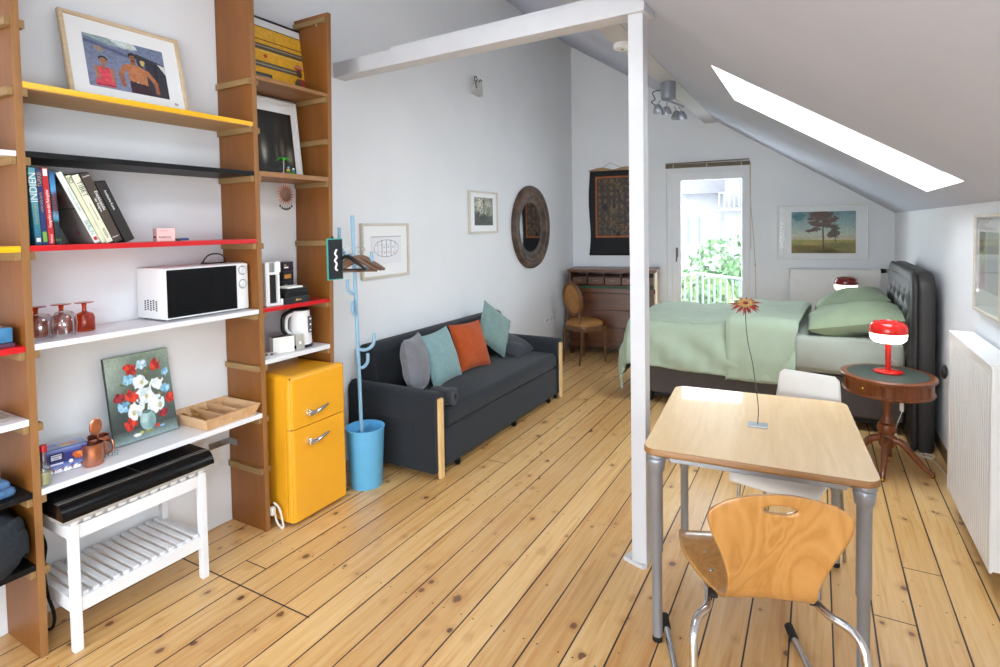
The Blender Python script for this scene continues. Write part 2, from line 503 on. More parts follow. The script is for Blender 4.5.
def text(name, body, size, parent, loc, rot, m, squeeze=1.0, depth=0.0003):
    cu = bpy.data.curves.new(name, 'FONT')
    cu.body = body; cu.size = size; cu.extrude = depth; cu.align_x = 'CENTER'; cu.align_y = 'CENTER'
    t = bpy.data.objects.new(name+'_tmp', cu)
    COL.objects.link(t)
    dg = bpy.context.evaluated_depsgraph_get()
    me = bpy.data.meshes.new_from_object(t.evaluated_get(dg))
    bpy.data.objects.remove(t)
    me.materials.clear(); me.materials.append(m)
    me.name = name
    o = bpy.data.objects.new(name, me)
    COL.objects.link(o); o.parent = parent; o.location = loc; o.rotation_euler = rot; o.scale = (squeeze, 1, 1)
    return o
FRONT = (PI/2, 0, 0)           # text reading left to right on a face that looks along local -y
SPINE = (PI/2, PI/2, 0)        # text reading downwards along a spine facing local -y
SPINEUP = (PI/2, -PI/2, 0)     # text reading upwards

# ------------------------------------------------------------------ art painting (flat prints and paintings)
class Art:
    def __init__(s, nx, ny, col='ffffff'):
        s.nx, s.ny = nx, ny
        s.a = np.zeros((ny, nx, 3)) + s.c(col)
        s.x, s.y = np.meshgrid((np.arange(nx)+.5)/nx, (np.arange(ny)+.5)/ny)   # y = 0 at the top
        s.r = np.random.RandomState(5)
    def c(s, h):
        return np.array([int(h[i:i+2], 16)/255 for i in (0, 2, 4)])
    def nz(s, f, seed=0):
        r = np.random.RandomState(seed)
        k = max(2, int(f))
        g = r.rand(k+2, k+2)
        u = s.x*k; v = s.y*k
        i = u.astype(int); j = v.astype(int); fu = u-i; fv = v-j
        fu = fu*fu*(3-2*fu); fv = fv*fv*(3-2*fv)
        return (g[j, i]*(1-fu)+g[j, i+1]*fu)*(1-fv)+(g[j+1, i]*(1-fu)+g[j+1, i+1]*fu)*fv
    def put(s, mask, col, op=1.0):
        mask = np.clip(mask, 0, 1)[..., None]*op
        c = s.c(col) if isinstance(col, str) else col
        s.a = s.a*(1-mask)+c*mask
    def vgrad(s, c0, c1, y0=0, y1=1):
        t = np.clip((s.y-y0)/(y1-y0), 0, 1)[..., None]
        m = ((s.y >= y0) & (s.y <= y1))[..., None]
        s.a = np.where(m, s.c(c0)*(1-t)+s.c(c1)*t, s.a)
    def rect(s, x0, y0, x1, y1, col, op=1):
        s.put(((s.x >= x0) & (s.x <= x1) & (s.y >= y0) & (s.y <= y1)).astype(float), col, op)
    def ell(s, cx, cy, rx, ry, col, op=1, soft=0.15, wob=0.0, seed=1, rot=0.0):
        dx = s.x-cx; dy = s.y-cy
        ca, sa = math.cos(rot), math.sin(rot)
        d = np.sqrt(((dx*ca+dy*sa)/rx)**2+((-dx*sa+dy*ca)/ry)**2)
        if wob: d = d+(s.nz(22, seed)-.5)*wob*2
        s.put((1+soft/2-d)/soft, col, op)
    def poly(s, pts, col, op=1):
        ins = np.zeros(s.x.shape, bool)
        n = len(pts)
        for i in range(n):
            x0, y0 = pts[i]; x1, y1 = pts[(i+1) % n]
            cond = (y0 > s.y) != (y1 > s.y)
            xi = (x1-x0)*(s.y-y0)/((y1-y0) if y1 != y0 else 1e-9)+x0
            ins ^= cond & (s.x < xi)
        s.put(ins.astype(float), col, op)
    def line(s, x0, y0, x1, y1, wd, col, op=1):
        dx, dy = x1-x0, y1-y0
        t = np.clip(((s.x-x0)*dx+(s.y-y0)*dy)/(dx*dx+dy*dy+1e-9), 0, 1)
        d = np.hypot(s.x-x0-t*dx, s.y-y0-t*dy)
        s.put((1.5-d/wd)*2, col, op)
    def grain(s, amt, f=30, seed=3):
        s.a = np.clip(s.a*(1+(s.nz(f, seed)[..., None]-.5)*2*amt), 0, 1)
    def build(s, name, w, h, parent, loc=(0, 0, 0), m=None, face='-y', label=None):
        # rectangle in local xz facing -y, lower left at loc; one vertex per pixel corner, colour per face
        nx, ny = s.nx, s.ny
        xs = np.linspace(0, w, nx+1); zs = np.linspace(h, 0, ny+1)
        gx, gz = np.meshgrid(xs, zs)
        if face == '-y': V = np.stack([gx+loc[0], np.full(gx.shape, loc[1]), gz+loc[2]], -1)
        else: V = np.stack([gx+loc[0], gz+loc[1], np.full(gx.shape, loc[2])], -1)   # faces +z
        V = V.reshape(-1, 3)
        i, j = np.meshgrid(np.arange(nx), np.arange(ny))
        a = (j*(nx+1)+i).ravel()
        F = np.stack([a+nx+1, a+nx+2, a+1, a], -1)
        me = bpy.data.meshes.new(name)
        me.from_pydata(V.tolist(), [], F.tolist())
        at = me.color_attributes.new('paint', 'FLOAT_COLOR', 'CORNER')
        L = np.clip(s.a, 0, 1)
        L = np.where(L <= 0.04045, L/12.92, ((L+0.055)/1.055)**2.4).reshape(-1, 3)
        Q = np.concatenate([L, np.ones((len(L), 1))], 1)
        at.data.foreach_set('color', np.repeat(Q, 4, 0).ravel())
        me.materials.append(m or M['art'])
        o = bpy.data.objects.new(name, me)
        COL.objects.link(o); o.parent = parent
        if label: o['label'] = label
        return o

def ring(mb, w, h, fw, d, mi=0, bev=0.002, y0=0.0):
    # picture frame ring in xz, front at y0-d, back at y0, origin lower left
    mb.box((0, y0-d, 0), (fw, y0, h), bev, mi); mb.box((w-fw, y0-d, 0), (w, y0, h), bev, mi)
    mb.box((fw*.98, y0-d, 0), (w-fw*.98, y0, fw), bev, mi); mb.box((fw*.98, y0-d, h-fw), (w-fw*.98, y0, h), bev, mi)
    return mb
def picture(name, label, cat, loc, rot, w, h, fw, fd, fmat, art, margins, glass='picglass', group=None, boardmat=None):
    # origin lower-left-back corner; margins left, bottom, right, top between outer edge and print
    t = thing(name, label, cat, loc, rot, group)
    ring(MB(), w, h, fw, fd).build('frame', fmat, t)
    MB().box((fw*.6, -fd*.55, fw*.6), (w-fw*.6, -0.001, h-fw*.6)).build('mat_board', boardmat or M['matboard'], t)
    l, b, r, tp = margins
    art.build('print', w-l-r, h-b-tp, t, (l, -fd*.55-0.0008, b), M['art'])
    if glass:
        MB().box((fw*.9, -fd*.8, fw*.9), (w-fw*.9, -fd*.8+0.0015, h-fw*.9)).build('glass', M[glass], t)
    return t
R90 = PI/2

# ------------------------------------------------------------------ room shell
XL, XR, YB, YR = -2.80, 0.745, 6.90, -3.0
SK = 0.17
BW = math.atan(SK)
def bwall(x, off=0.0, z=0.0):     # point on the (slightly skewed) back wall, off metres into the room
    return Vector((x, YB+SK*(x-XL), z)) + Vector((math.sin(BW), -math.cos(BW), 0))*off
CZ0, CS = 1.665, 0.635            # ceiling: z = CZ0 + CS*(XR - x)
def ceilz(x): return CZ0+CS*(XR-x)
struct(MB().box((-3.1, -3.2, -0.06), (1.0, 8.3, 0)).build('floor', M['floor']))
struct(MB().box((-3.1, -3.2, 0), (XL, 8.0, 4.3)).build('wall_left', M['plaster']))
RW0, RW1, RZ0, RZ1 = -1.5, 0.30, 0.75, 1.55      # unseen low side window, added to brighten the left wall
mb = MB().box((XR, RW1, 0), (1.0, 8.2, 1.9)).box((XR, -3.2, 0), (1.0, RW0, 1.9)).box((XR, RW0, 0), (1.0, RW1, RZ0)).box((XR, RW0, RZ1), (1.0, RW1, 1.9))
struct(mb.build('wall_right', M['plaster']))
# back wall with the balcony door opening, in its own skewed frame
TB = Matrix.Translation(bwall(XL)) @ Matrix.Rotation(BW, 4, 'Z')
cb = math.cos(BW)
def sx(x): return (x-XL)/cb       # world x of a point on the wall -> distance along the wall
d0, d1, dz = sx(-1.628), sx(-0.700), 2.275
mb = MB()
mb.box((-0.3, 0, 0), (d0, 0.30, 4.3)).box((d1, 0, 0), (4.2, 0.30, 4.3)).box((d0, 0, dz), (d1, 0.30, 4.3))
struct(mb.xform(TB).build('wall_back', M['plaster']))
# rear wall behind the camera, with an unseen window opening added for light
mb = MB()
mb.box((-3.1, YR-0.2, 0), (-2.5, YR, 4.3)).box((0.45, YR-0.2, 0), (1.0, YR, 4.3))
mb.box((-2.5, YR-0.2, 0), (0.45, YR, 0.5)).box((-2.5, YR-0.2, 2.4), (0.45, YR, 4.3))
struct(mb.build('wall_rear', M['plaster']))
# sloping ceiling with three skylight shafts
nrm = Vector((CS, 0, 1)).normalized()
TH = 0.20
HX = (-0.522, 0.598)
HL = (-1.00, -0.56)                                # unseen extra skylight above the frame, added to brighten the room
HLY = (0.90, 2.05)
HY = [(3.35, 4.385), (-1.7, -0.6)]
xs = [-3.1, HL[0], HL[1], HX[0], HX[1], 1.0]
ys = sorted([-3.2, 8.3] + [q for ab in HY for q in ab] + list(HLY))
def is_hole(x, y): return any(HX[0] < x < HX[1] and a < y < b for a, b in HY) or (HL[0] < x < HL[1] and HLY[0] < y < HLY[1])
def cp(x, y, t): return Vector((x, y, ceilz(x)))+nrm*t
mb = MB()
for i in range(5):
    for j in range(len(ys)-1):
        if is_hole((xs[i]+xs[i+1])/2, (ys[j]+ys[j+1])/2): continue
        x0, x1, y0, y1 = xs[i], xs[i+1], ys[j], ys[j+1]
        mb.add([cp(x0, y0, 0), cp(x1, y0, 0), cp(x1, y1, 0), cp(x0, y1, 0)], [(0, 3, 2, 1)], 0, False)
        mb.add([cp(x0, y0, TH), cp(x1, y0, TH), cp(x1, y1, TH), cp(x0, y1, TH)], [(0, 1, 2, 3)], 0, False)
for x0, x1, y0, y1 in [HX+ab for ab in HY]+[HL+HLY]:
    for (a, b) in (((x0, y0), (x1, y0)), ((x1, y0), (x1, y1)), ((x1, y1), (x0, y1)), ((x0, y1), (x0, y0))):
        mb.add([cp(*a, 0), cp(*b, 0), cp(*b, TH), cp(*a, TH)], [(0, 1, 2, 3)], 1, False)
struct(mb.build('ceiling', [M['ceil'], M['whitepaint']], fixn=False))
TCR = Matrix(((math.cos(math.atan(CS)), 0, nrm.x, 0), (0, 1, 0, 0), (-math.sin(math.atan(CS)), 0, nrm.z, 0), (0, 0, 0, 1)))
def skylight(k, y0, y1, X=HX):
    L = (X[1]-X[0])*math.hypot(1, CS); Wd = y1-y0
    T = Matrix.Translation(cp(X[0], y0, TH-0.03)) @ TCR
    f = MB()
    fw = 0.06
    f.box((-0.03, -0.03, 0), (fw, Wd+0.03, 0.07), 0.004).box((L-fw, -0.03, 0), (L+0.03, Wd+0.03, 0.07), 0.004)
    f.box((fw, -0.03, 0), (L-fw, fw, 0.07), 0.004).box((fw, Wd-fw, 0), (L-fw, Wd+0.03, 0.07), 0.004)
    f.box((0.055, Wd*.4, -0.015), (0.075, Wd*.6, 0.005), 0.004)
    fr = struct(f.xform(T).build('window_%d' % k, M['whitepaint']))
    MB().box((fw*.8, fw*.8, 0.03), (L-fw*.8, Wd-fw*.8, 0.036)).xform(T).build('glass_pane', M['pane'], fr)
    pl = bpy.data.lights.new('skylight_portal', 'AREA'); pl.shape = 'RECTANGLE'; pl.size = L; pl.size_y = Wd
    pl.cycles.is_portal = True
    po = bpy.data.objects.new('skylight_portal', pl); COL.objects.link(po)
    po.matrix_world = T @ Matrix.Translation((L/2, Wd/2, 0.09))
for k, (y0, y1) in enumerate(HY): skylight(k+2, y0, y1)
skylight(4, *HLY, HL)  # the upper skylight, out of view, put in for extra light
def portal(T, a, b):
    pl = bpy.data.lights.new('window_portal', 'AREA'); pl.shape = 'RECTANGLE'; pl.size = a; pl.size_y = b
    pl.cycles.is_portal = True
    po = bpy.data.objects.new('window_portal', pl); COL.objects.link(po); po.matrix_world = T
portal(TB @ Matrix.Translation(((d0+d1)/2, 0.33, 1.13)) @ Matrix.Rotation(-R90, 4, 'X'), d1-d0, 2.26)
portal(Matrix.Translation((-1.025, YR-0.22, 1.45)) @ Matrix.Rotation(R90, 4, 'X'), 2.95, 1.9)
f = ring(MB(), 2.95, 1.9, 0.07, 0.07, y0=0.0)
f.box((1.44, -0.07, 0.07), (1.50, 0, 1.83), 0.003)
fr = struct(f.xform(Matrix.Translation((-2.5, YR-0.06, 0.5))).build('window_1', M['whitepaint']))  # added rear window, never in view, lets in more light
MB().box((-2.45, YR-0.10, 0.55), (0.40, YR-0.094, 2.35)).build('glass_pane', M['pane'], fr)
portal(Matrix.Translation((1.02, (RW0+RW1)/2, (RZ0+RZ1)/2)) @ Matrix.Rotation(-R90, 4, 'Y') @ Matrix.Rotation(PI, 4, 'X'), RZ1-RZ0, RW1-RW0)
f = ring(MB(), RW1-RW0, RZ1-RZ0, 0.06, 0.07, y0=0.0)
fr = struct(f.xform(Matrix.Translation((0.88, RW0, RZ0)) @ Matrix.Rotation(R90, 4, 'Z')).build('window_5', M['whitepaint']))  # added side window, out of view, lights the shelves
MB().box((0.90, RW0+.05, RZ0+.05), (0.906, RW1-.05, RZ1-.05)).build('glass_pane', M['pane'], fr)
# purlin, tie beam, post
mb = MB(); mb.prism([(-1.185, 2.792), (-1.045, 2.797), (-1.045, 2.86), (-1.185, 2.95)], 'y', -3.0, 7.25)
struct(mb.build('purlin', M['beam']))
a0, a1 = Vector((-2.83, 2.76, 2.592)), Vector((-0.66, 2.525, 2.527))
dv = (a1-a0); ln = dv.length
TBm = Matrix.Translation(a0) @ Matrix.Rotation(math.atan2(dv.y, dv.x), 4, 'Z') @ Matrix.Rotation(-math.asin(dv.z/ln), 4, 'Y')
mb = MB().box((0, -0.02, 0), (ln, 0.09, 0.098), 0.006)
mb.box((0.55, 0.0, 0.096), (ln-0.02, 0.06, 0.118), 0.003)
mb.box((ln-0.13, -0.035, -0.005), (ln+0.0, 0.095, 0.13), 0.006)
struct(mb.xform(TBm).build('tie_beam', M['beam']))
mb = MB().box((-0.746, 2.515, 0), (-0.676, 2.595, 2.575), 0.006)
mb.prism([(-0.79, 2.53), (-0.69, 2.495), (-0.675, 2.51), (-0.675, 2.60), (-0.765, 2.61)], 'z', 0, 0.018)
struct(mb.build('post', M['beam']))
struct(MB().box((XR-0.012, 3.0, 0), (XR+0.01, 7.45, 0.075), 0.003).build('baseboard_right', mat('dark_baseboard', '6d5138', 0.5)))
mb = MB().box((0.0, -0.014, 0), (d0-0.02, 0.005, 0.06), 0.003)
struct(mb.xform(TB).build('baseboard_back', M['whitepaint']))
# thin rough plaster edge at the foot of the left wall
mb = MB()
mb.grid(120, 3, lambda u, v: (XL+0.004+0.010*(1-v)*abs(math.sin(u*91)+math.sin(u*57+1))*.5, -0.2+3.0*u, 0.002+0.05*v*(0.8+0.3*math.sin(u*140)+0.2*math.sin(u*61))))
struct(mb.build('baseboard_left', M['plaster']))

# balcony door (glazed), inside the opening of the back wall
mb = MB()
s0, s1 = d0, d1
mb.box((s0, 0.03, 0), (s0+0.065, 0.10, dz-0.0), 0.004).box((s1-0.045, 0.03, 0), (s1, 0.10, dz), 0.004).box((s0+0.06, 0.03, dz-0.055), (s1-0.04, 0.10, dz), 0.004)
door = struct(mb.xform(TB).build('door_1', M['whitepaint']))
mb = MB()
l0, l1, lt = s0+0.062, s1-0.040, dz-0.052
gx0, gx1, gz1, gz0 = sx(-1.462), sx(-0.780), 2.118, 0.16
mb.box((l0, 0.015, 0.01), (gx0, 0.075, lt), 0.006).box((gx1, 0.015, 0.01), (l1, 0.075, lt), 0.006)
mb.box((gx0-.005, 0.015, gz1), (gx1+.005, 0.075, lt), 0.006).box((gx0-.005, 0.015, 0.01), (gx1+.005, 0.075, gz0), 0.006)
mb.xform(TB).build('sash', M['whitepaint'], door)
MB().box((gx0, 0.045, gz0), (gx1, 0.051, gz1)).xform(TB).build('glass_pane', M['pane'], door)
mb = MB().box((gx0-0.062, 0.004, 1.17), (gx0-0.036, 0.016, 1.29), 0.004)
mb.tube([(gx0-0.049, 0.01, 1.23), (gx0-0.049, -0.04, 1.23), (gx0-0.049, -0.045, 1.22), (gx0-0.055, -0.045, 1.12)], 0.008, 8)
mb.xform(TB).build('door_handle', M['darkmetal'], door)
# rolled bamboo blind over the door and its cord
t = thing('roller_blind', 'rolled-up brown bamboo blind above the balcony door', 'blind', TB @ Vector((d0, 0, 2.27)), BW)
mb = MB(); LB = d1-d0
mb.box((-0.01, -0.035, 0.0), (LB*1.005, -0.002, 0.046), 0.004)
for k in range(5): mb.box((-0.008, -0.038, 0.003+k*0.009), (LB*1.003, -0.034, 0.008+k*0.009), 0.001)
mb.build('rolled_slats', M['blindwood'], t)
MB().box((-0.008, -0.045, 0.047), (LB, -0.002, 0.060), 0.002, mtx=Matrix.Rotation(-0.016, 4, 'Y')).build('head_rail', wood('blind_rail', '8c7d68', '74654f', 'x'), t)
for q in (0.08, 0.49, 0.9):
    MB().box((LB*q, -0.042, -0.001), (LB*q+0.012, -0.036, 0.05), 0.001).build('tape', M['palewood'], t)
p = MB().tube([(LB+0.005, -0.03, 0.03), (LB+0.01, -0.03, -0.4), (LB+0.045, -0.03, -0.9), (LB+0.065, -0.03, -1.3), (LB+0.07, -0.03, -1.95)], 0.003, 6, smooth=6)
p.tube([(LB+0.01, -0.03, 0.03), (LB+0.012, -0.028, -0.7), (LB+0.014, -0.028, -1.0)], 0.003, 6)
p.lathe([(0.001, 0), (0.009, 0.006), (0.006, 0.03), (0.001, 0.034)], (LB+0.062, -0.03, -1.20), 8)
p.build('pull_cord', M['palewood'], t)

# ------------------------------------------------------------------ shelving unit on the left wall
XF, XK = -2.513, XL+0.004
SB = [('white', 0.880, 0.906)]
t = shelf = thing('shelving_unit', 'tall brown wooden shelving unit with coloured boards along the left wall', 'shelf', (-2.66, 1.6, 0))
UY = [(-0.060, -0.034), (0.912, 0.937), (1.895, 1.921), (2.400, 2.428)]
UTOP = 2.862
LV = [0.337, 0.608, 0.880, 1.153, 1.518, 1.865, 2.115, 2.362]
def yu3(z): return 2.372+0.0236*(z-0.87)          # the last upright stands slightly out of plumb
sides = []
for i_, (y0, y1) in enumerate(UY):
    mb = MB().box((XK, y0, 0), (XF, y1, UTOP), 0.002)
    mb.box((XF-0.002, y0, 0), (XF+0.0005, y1, UTOP), 0.0, 1)
    if i_ == 3: mb.v = [(x, y-y0+yu3(z), z) for x, y, z in mb.v]
    sides.append(mb.build('side_panel', [M['hardboard'], M['boardedge']], t, world=True))
def cleat(side, y0, y1, z):
    MB().box((XK+0.01, y0, z-0.030), (XF-0.004, y1, z), 0.002).build('cleat', M['cleat'], side, world=True)
for i, (y0, y1) in enumerate(UY):
    for z in LV + ([2.832] if i == 3 else []):
        if i == 3: y0 = yu3(z)
        if i > 0: cleat(sides[i], y0-0.018, y0, z)
        if i < 3: cleat(sides[i], y1, y1+0.018, z)
def board(y0, y1, zt, th, m, label, x1=XF+0.001, edge=None):
    MB().box((XK, y0+0.001, zt-th), (x1, y1-0.001, zt), 0.002).build('shelf_board', m, t, world=True, label=label)
yl, ym, yr = (UY[0][1], UY[1][0]), (UY[1][1], UY[2][0]), (UY[2][1], UY[3][0])
def yrz(z): return (UY[2][1], yu3(z)-.001)
mb = MB().box((XK, ym[0]+.001, 2.118), (XF+.001, ym[1]-.001, 2.140), 0.002)
mb.box((XK+.003, ym[0]+.002, 2.1155), (XF-.004, ym[1]-.002, 2.1185), 0, 1)
mb.build('shelf_board', [M['yellow'], wood('tan_board_underside', 'c59a64', 'b58955', 'y', .8, .6)], t, world=True, label='yellow shelf board')  # underside in a tan wood tone, unlike the yellow faces
board(*ym, 1.888, 0.022, M['black'], 'black shelf board')
board(*ym, 1.541, 0.022, M['red'], 'red shelf board')
board(*ym, 1.176, 0.023, M['white'], 'white shelf board')
board(*ym, 0.632, 0.024, M['white'], 'white shelf board')
board(*yrz(2.385), 2.385, 0.022, M['woodshelf'], 'plain wood shelf board')
board(*yrz(1.893), 1.893, 0.027, M['woodshelf'], 'plain wood shelf board')
board(*yrz(1.176), 1.176, 0.022, M['red'], 'red shelf board')
board(*yrz(0.905), 0.905, 0.025, M['white'], 'white shelf board')
board(*yl, 1.885, 0.020, M['white'], 'white shelf board')
board(*yl, 1.541, 0.023, M['yellow'], 'yellow shelf board')
board(*yl, 1.176, 0.023, M['red'], 'red shelf board')
board(*yl, 0.904, 0.024, M['white'], 'white shelf board')
board(*yl, 0.630, 0.022, M['black'], 'black shelf board')
board(*yl, 0.360, 0.023, M['black'], 'black shelf board')
mb = MB().box((XK, 1.775, 0.425), (XK+0.006, 1.895, 0.458), 0.001).box((XK, 1.889, 0.425), (XK+0.075, 1.895, 0.458), 0.001)
for q in (1.80, 1.85): mb.lathe([(0.006, 0), (0.005, 0.003)], (XK+0.006, q, 0.442), 8, mtx=Matrix.Rotation(R90, 4, 'Y'))
mb.build('bracket', M['steel'], t, world=True)
MB().tube([(-2.59, 2.405, 2.80), (-2.585, 2.402, 2.79)], 0.003, 6).build('hook', M['whiteplastic'], sides[3], world=True)

# ------------------------------------------------------------------ pictures on the shelves
def lean(dx, h): return -math.asin(dx/h)
a = Art(150, 104, '6a6f8c')
a.vgrad('727c98', '80859f'); a.poly([(0, 0), (.62, .0), (.62, .15), (.3, .13), (0, .04)], '93a3a6'); a.poly([(.3, 0), (.62, 0), (.66, .10), (.45, .13)], 'c9d3d0')
a.poly([(.62, .18), (1, .30), (1, 1), (.66, 1)], '33343f'); a.poly([(0, .1), (.45, .22), (.62, .3), (.62, .34), (0, .16)], '4a5070', .7)
a.rect(.7, .3, .73, .8, '566080'); a.rect(.85, .34, .88, .9, '262732'); a.poly([(.9, .3), (1, .32), (1, .5)], 'd5d8d4')
a.ell(.17, .25, .05, .06, '9a8578', wob=.3)                                                 # pot on a ledge behind
a.ell(.2, .435, .052, .055, '241c1a'); a.ell(.2, .475, .044, .062, 'a87258'); a.ell(.185, .47, .008, .008, '3a2620'); a.ell(.217, .47, .008, .008, '3a2620'); a.line(.188, .51, .212, .51, .004, '7a4438'); a.rect(.182, .52, .218, .60, 'a06a50')
a.poly([(.115, .62), (.15, .585), (.25, .585), (.29, .64), (.31, .97), (.08, .97)], 'd8485a'); a.poly([(.165, .585), (.24, .585), (.2, .66)], 'a06a50')
a.line(.11, .62, .12, .82, .02, 'ad715a'); a.line(.29, .62, .30, .84, .02, 'ad715a'); a.rect(.08, .93, .32, .95, '7c2a3c')
a.ell(.575, .25, .052, .065, '1c1714'); a.ell(.575, .305, .042, .072, '96644c'); a.ell(.576, .365, .03, .016, '5a3a2c', .7); a.line(.55, .272, .568, .268, .004, '2a1c16'); a.line(.583, .268, .6, .272, .004, '2a1c16'); a.ell(.56, .287, .008, .007, '33241c'); a.ell(.592, .287, .008, .007, '33241c'); a.line(.56, .338, .592, .338, .006, '33221a'); a.rect(.55, .37, .60, .45, '9a6248')
a.poly([(.46, .46), (.52, .42), (.64, .42), (.74, .5), (.73, .82), (.5, .8), (.49, .6)], 'b8764f'); a.line(.47, .48, .40, .66, .025, 'ab6a48'); a.line(.40, .66, .42, .88, .022, '9a5e42')
a.line(.74, .52, .84, .72, .027, 'ae6d4a'); a.line(.84, .72, .85, .92, .022, '9a5e42'); a.poly([(.5, .76), (.73, .8), (.78, 1), (.5, 1)], '3f2630'); a.ell(.6, .77, .012, .014, 'd8d4c8')
a.ell(.7, .36, .03, .06, 'c9b06a', wob=.4); a.grain(.10, 40)
lw = lean(0.09, 0.398)
pic = picture('framed_photo', 'pale-framed photo of a boy in red and a bare-chested man on the yellow board', 'picture', (-2.695, 1.163, 2.1405), (lw, 0, R90), 0.505, 0.398, 0.017, 0.022, M['framepale'], a, (.080, .075, .085, .083), None)
text('signature', 'EK', 0.016, pic, (0.45, -0.0135, 0.055), FRONT, M['ink'])
a = Art(110, 100, 'eab02e')
a.vgrad('e8b33c', 'e2a41f'); a.rect(0, .0, 1, .015, '8a6a1c'); a.rect(0, .22, 1, .235, '8a5a14'); a.rect(0, .30, 1, .40, '5d5448'); a.rect(0, .33, 1, .345, 'a69a84'); a.rect(0, .42, 1, .43, 'f4d47a')
a.rect(0, .60, .86, .70, '5d5448'); a.rect(0, .64, .86, .655, 'a69a84'); a.ell(.33, .5, .028, .032, 'c03a1e'); a.rect(.0, .80, .4, .95, '4a4843'); a.rect(.05, .84, .38, .88, '7a766c'); a.rect(.5, .0, .52, .22, 'dba72d')
a.ell(.90, .55, .075, .055, 'b8452e'); a.rect(.82, .51, .99, .55, 'd9c2b4', .6); a.ell(.90, .65, .05, .07, '5a3a26'); a.poly([(.78, 1), (.80, .8), (.86, .74), (.97, .74), (1, .8), (1, 1)], '6a4a36'); a.ell(.95, .82, .05, .1, 'a83a2e', wob=.4); a.ell(.83, .9, .04, .08, '3f4a3a', wob=.4)
a.grain(.06, 40)
picture('framed_poster', 'black-framed yellow picture with grey stripes on the top wood board', 'picture', (-2.705, 1.985, 2.3855), (lean(.06, .40), 0, R90), 0.462, 0.408, 0.009, 0.02, M['frameblack'], a, (.028, .012, .030, .050), None)
a = Art(90, 110, '121110')
for cx, cy, rx, ry, c in ((.25, .62, .10, .2, '6d675c'), (.25, .68, .05, .12, 'b9b3a4'), (.7, .6, .05, .16, '6a6252'), (.88, .7, .08, .14, '8b8270'), (.55, .65, .035, .14, '56503f'), (.6, .25, .08, .2, '2c2922'), (.2, .25, .1, .1, '24231e'), (.88, .3, .05, .18, '2e2a20')):
    a.ell(cx, cy, rx, ry, c, .85, soft=1.2)
a.grain(.1, 20)
picture('framed_photo', 'dark blurred photo in a wide white mat on the lower wood board', 'picture', (-2.710, 1.995, 1.8935), (lean(.05, .45), 0, R90), 0.375, 0.452, 0.008, 0.016, M['framewhite'], a, (.05, .012, .045, .075), 'picglass2')
# flower still life on canvas
a = Art(130, 180, '6f7f7a')
a.vgrad('93a695', '7b8c84', 0, .35); a.vgrad('7b8c84', '3f4744', .35, .86); a.vgrad('4a5553', '8fa6a6', .86, 1)
a.ell(.12, .2, .25, .22, 'b8c6ba', .6, soft=1); a.ell(.55, .45, .4, .35, '3c4540', .65, soft=1.0); a.ell(.3, .72, .3, .14, '333a38', .6, soft=1)
for k in range(40):
    r1 = a.r.rand(4); an = r1[0]*6.28
    a.ell(.52+.34*math.cos(an)*r1[1]**.5, .40+.27*math.sin(an)*r1[1]**.5, .035, .014, ('7c8a4a', '55652f', '8c7a4a', '5f6f52')[k % 4], .8, rot=r1[2]*3, wob=.2, seed=k)
def flower(cx, cy, r, cols, seed):
    a.ell(cx, cy, r, r*.72, cols[0], 1, .12, .4, seed)
    rr = np.random.RandomState(seed)
    for q in range(7):
        an = rr.rand()*6.28
        a.ell(cx+.55*r*math.cos(an), cy+.4*r*math.sin(an), r*.42, r*.26, cols[1+q % (len(cols)-1)], .85, .3, .3, seed+q, rr.rand()*3)
WH, BL, RD, DR = ('dfe9ea', 'ffffff', 'c2d4da', 'f4f8f6'), ('7fb4d4', 'a8d2e8', '5f9cc4'), ('c2271c', 'e0452a', '9c1a16'), ('8c1a26', 'b02a3a', '6a121c')
flower(.36, .17, .085, RD, 3); flower(.55, .14, .085, ('a8cfe0', 'e8f4f8', '8fc0d8'), 4); flower(.76, .17, .085, RD, 5); flower(.32, .29, .075, BL, 6); flower(.92, .28, .06, BL, 7)
flower(.50, .34, .11, WH, 8); flower(.76, .40, .10, WH, 9); flower(.33, .49, .10, RD, 10); flower(.15, .47, .075, DR, 11); flower(.88, .48, .07, BL, 12)
flower(.56, .52, .14, WH, 13); flower(.20, .585, .085, BL, 14); flower(.36, .66, .125, WH, 15); flower(.70, .64, .125, WH, 16); flower(.93, .60, .08, RD, 17); flower(.80, .765, .07, DR, 18); flower(.26, .80, .085, RD, 19)
for cx, cy in ((.57, .53), (.34, .68), (.76, .67), (.52, .35)): a.ell(cx, cy, .03, .03, 'b9a870', .8, soft=.6, wob=.4)
a.ell(.54, .80, .125, .115, '8fb0ae', 1, .06); a.ell(.50, .77, .06, .06, 'c4dcda', .8, soft=1); a.ell(.60, .84, .06, .08, '5f7f80', .5, soft=1); a.ell(.54, .70, .07, .02, '55706e', .9)
a.ell(.35, .935, .06, .018, 'f0efe8', wob=.2); a.ell(.42, .92, .03, .014, 'b9c45a'); a.ell(.53, .925, .08, .012, '8a8a3a', wob=.2); a.ell(.68, .89, .035, .022, 'cf3a1e'); a.ell(.75, .905, .045, .012, '7fb4e0')
a.grain(.07, 60)
t = thing('flower_painting', 'unframed oil painting of red, white and blue flowers in a vase', 'painting', (-2.700, 1.272, 0.6325), (lean(.075, .395), 0, R90))
MB().box((0, -0.016, 0), (0.283, 0.0, 0.394), 0.002).build('canvas_stretcher', mat('canvas_edge', '4c5650', 0.8), t)
a.build('painted_canvas', 0.279, 0.390, t, (0.002, -0.0168, 0.002))

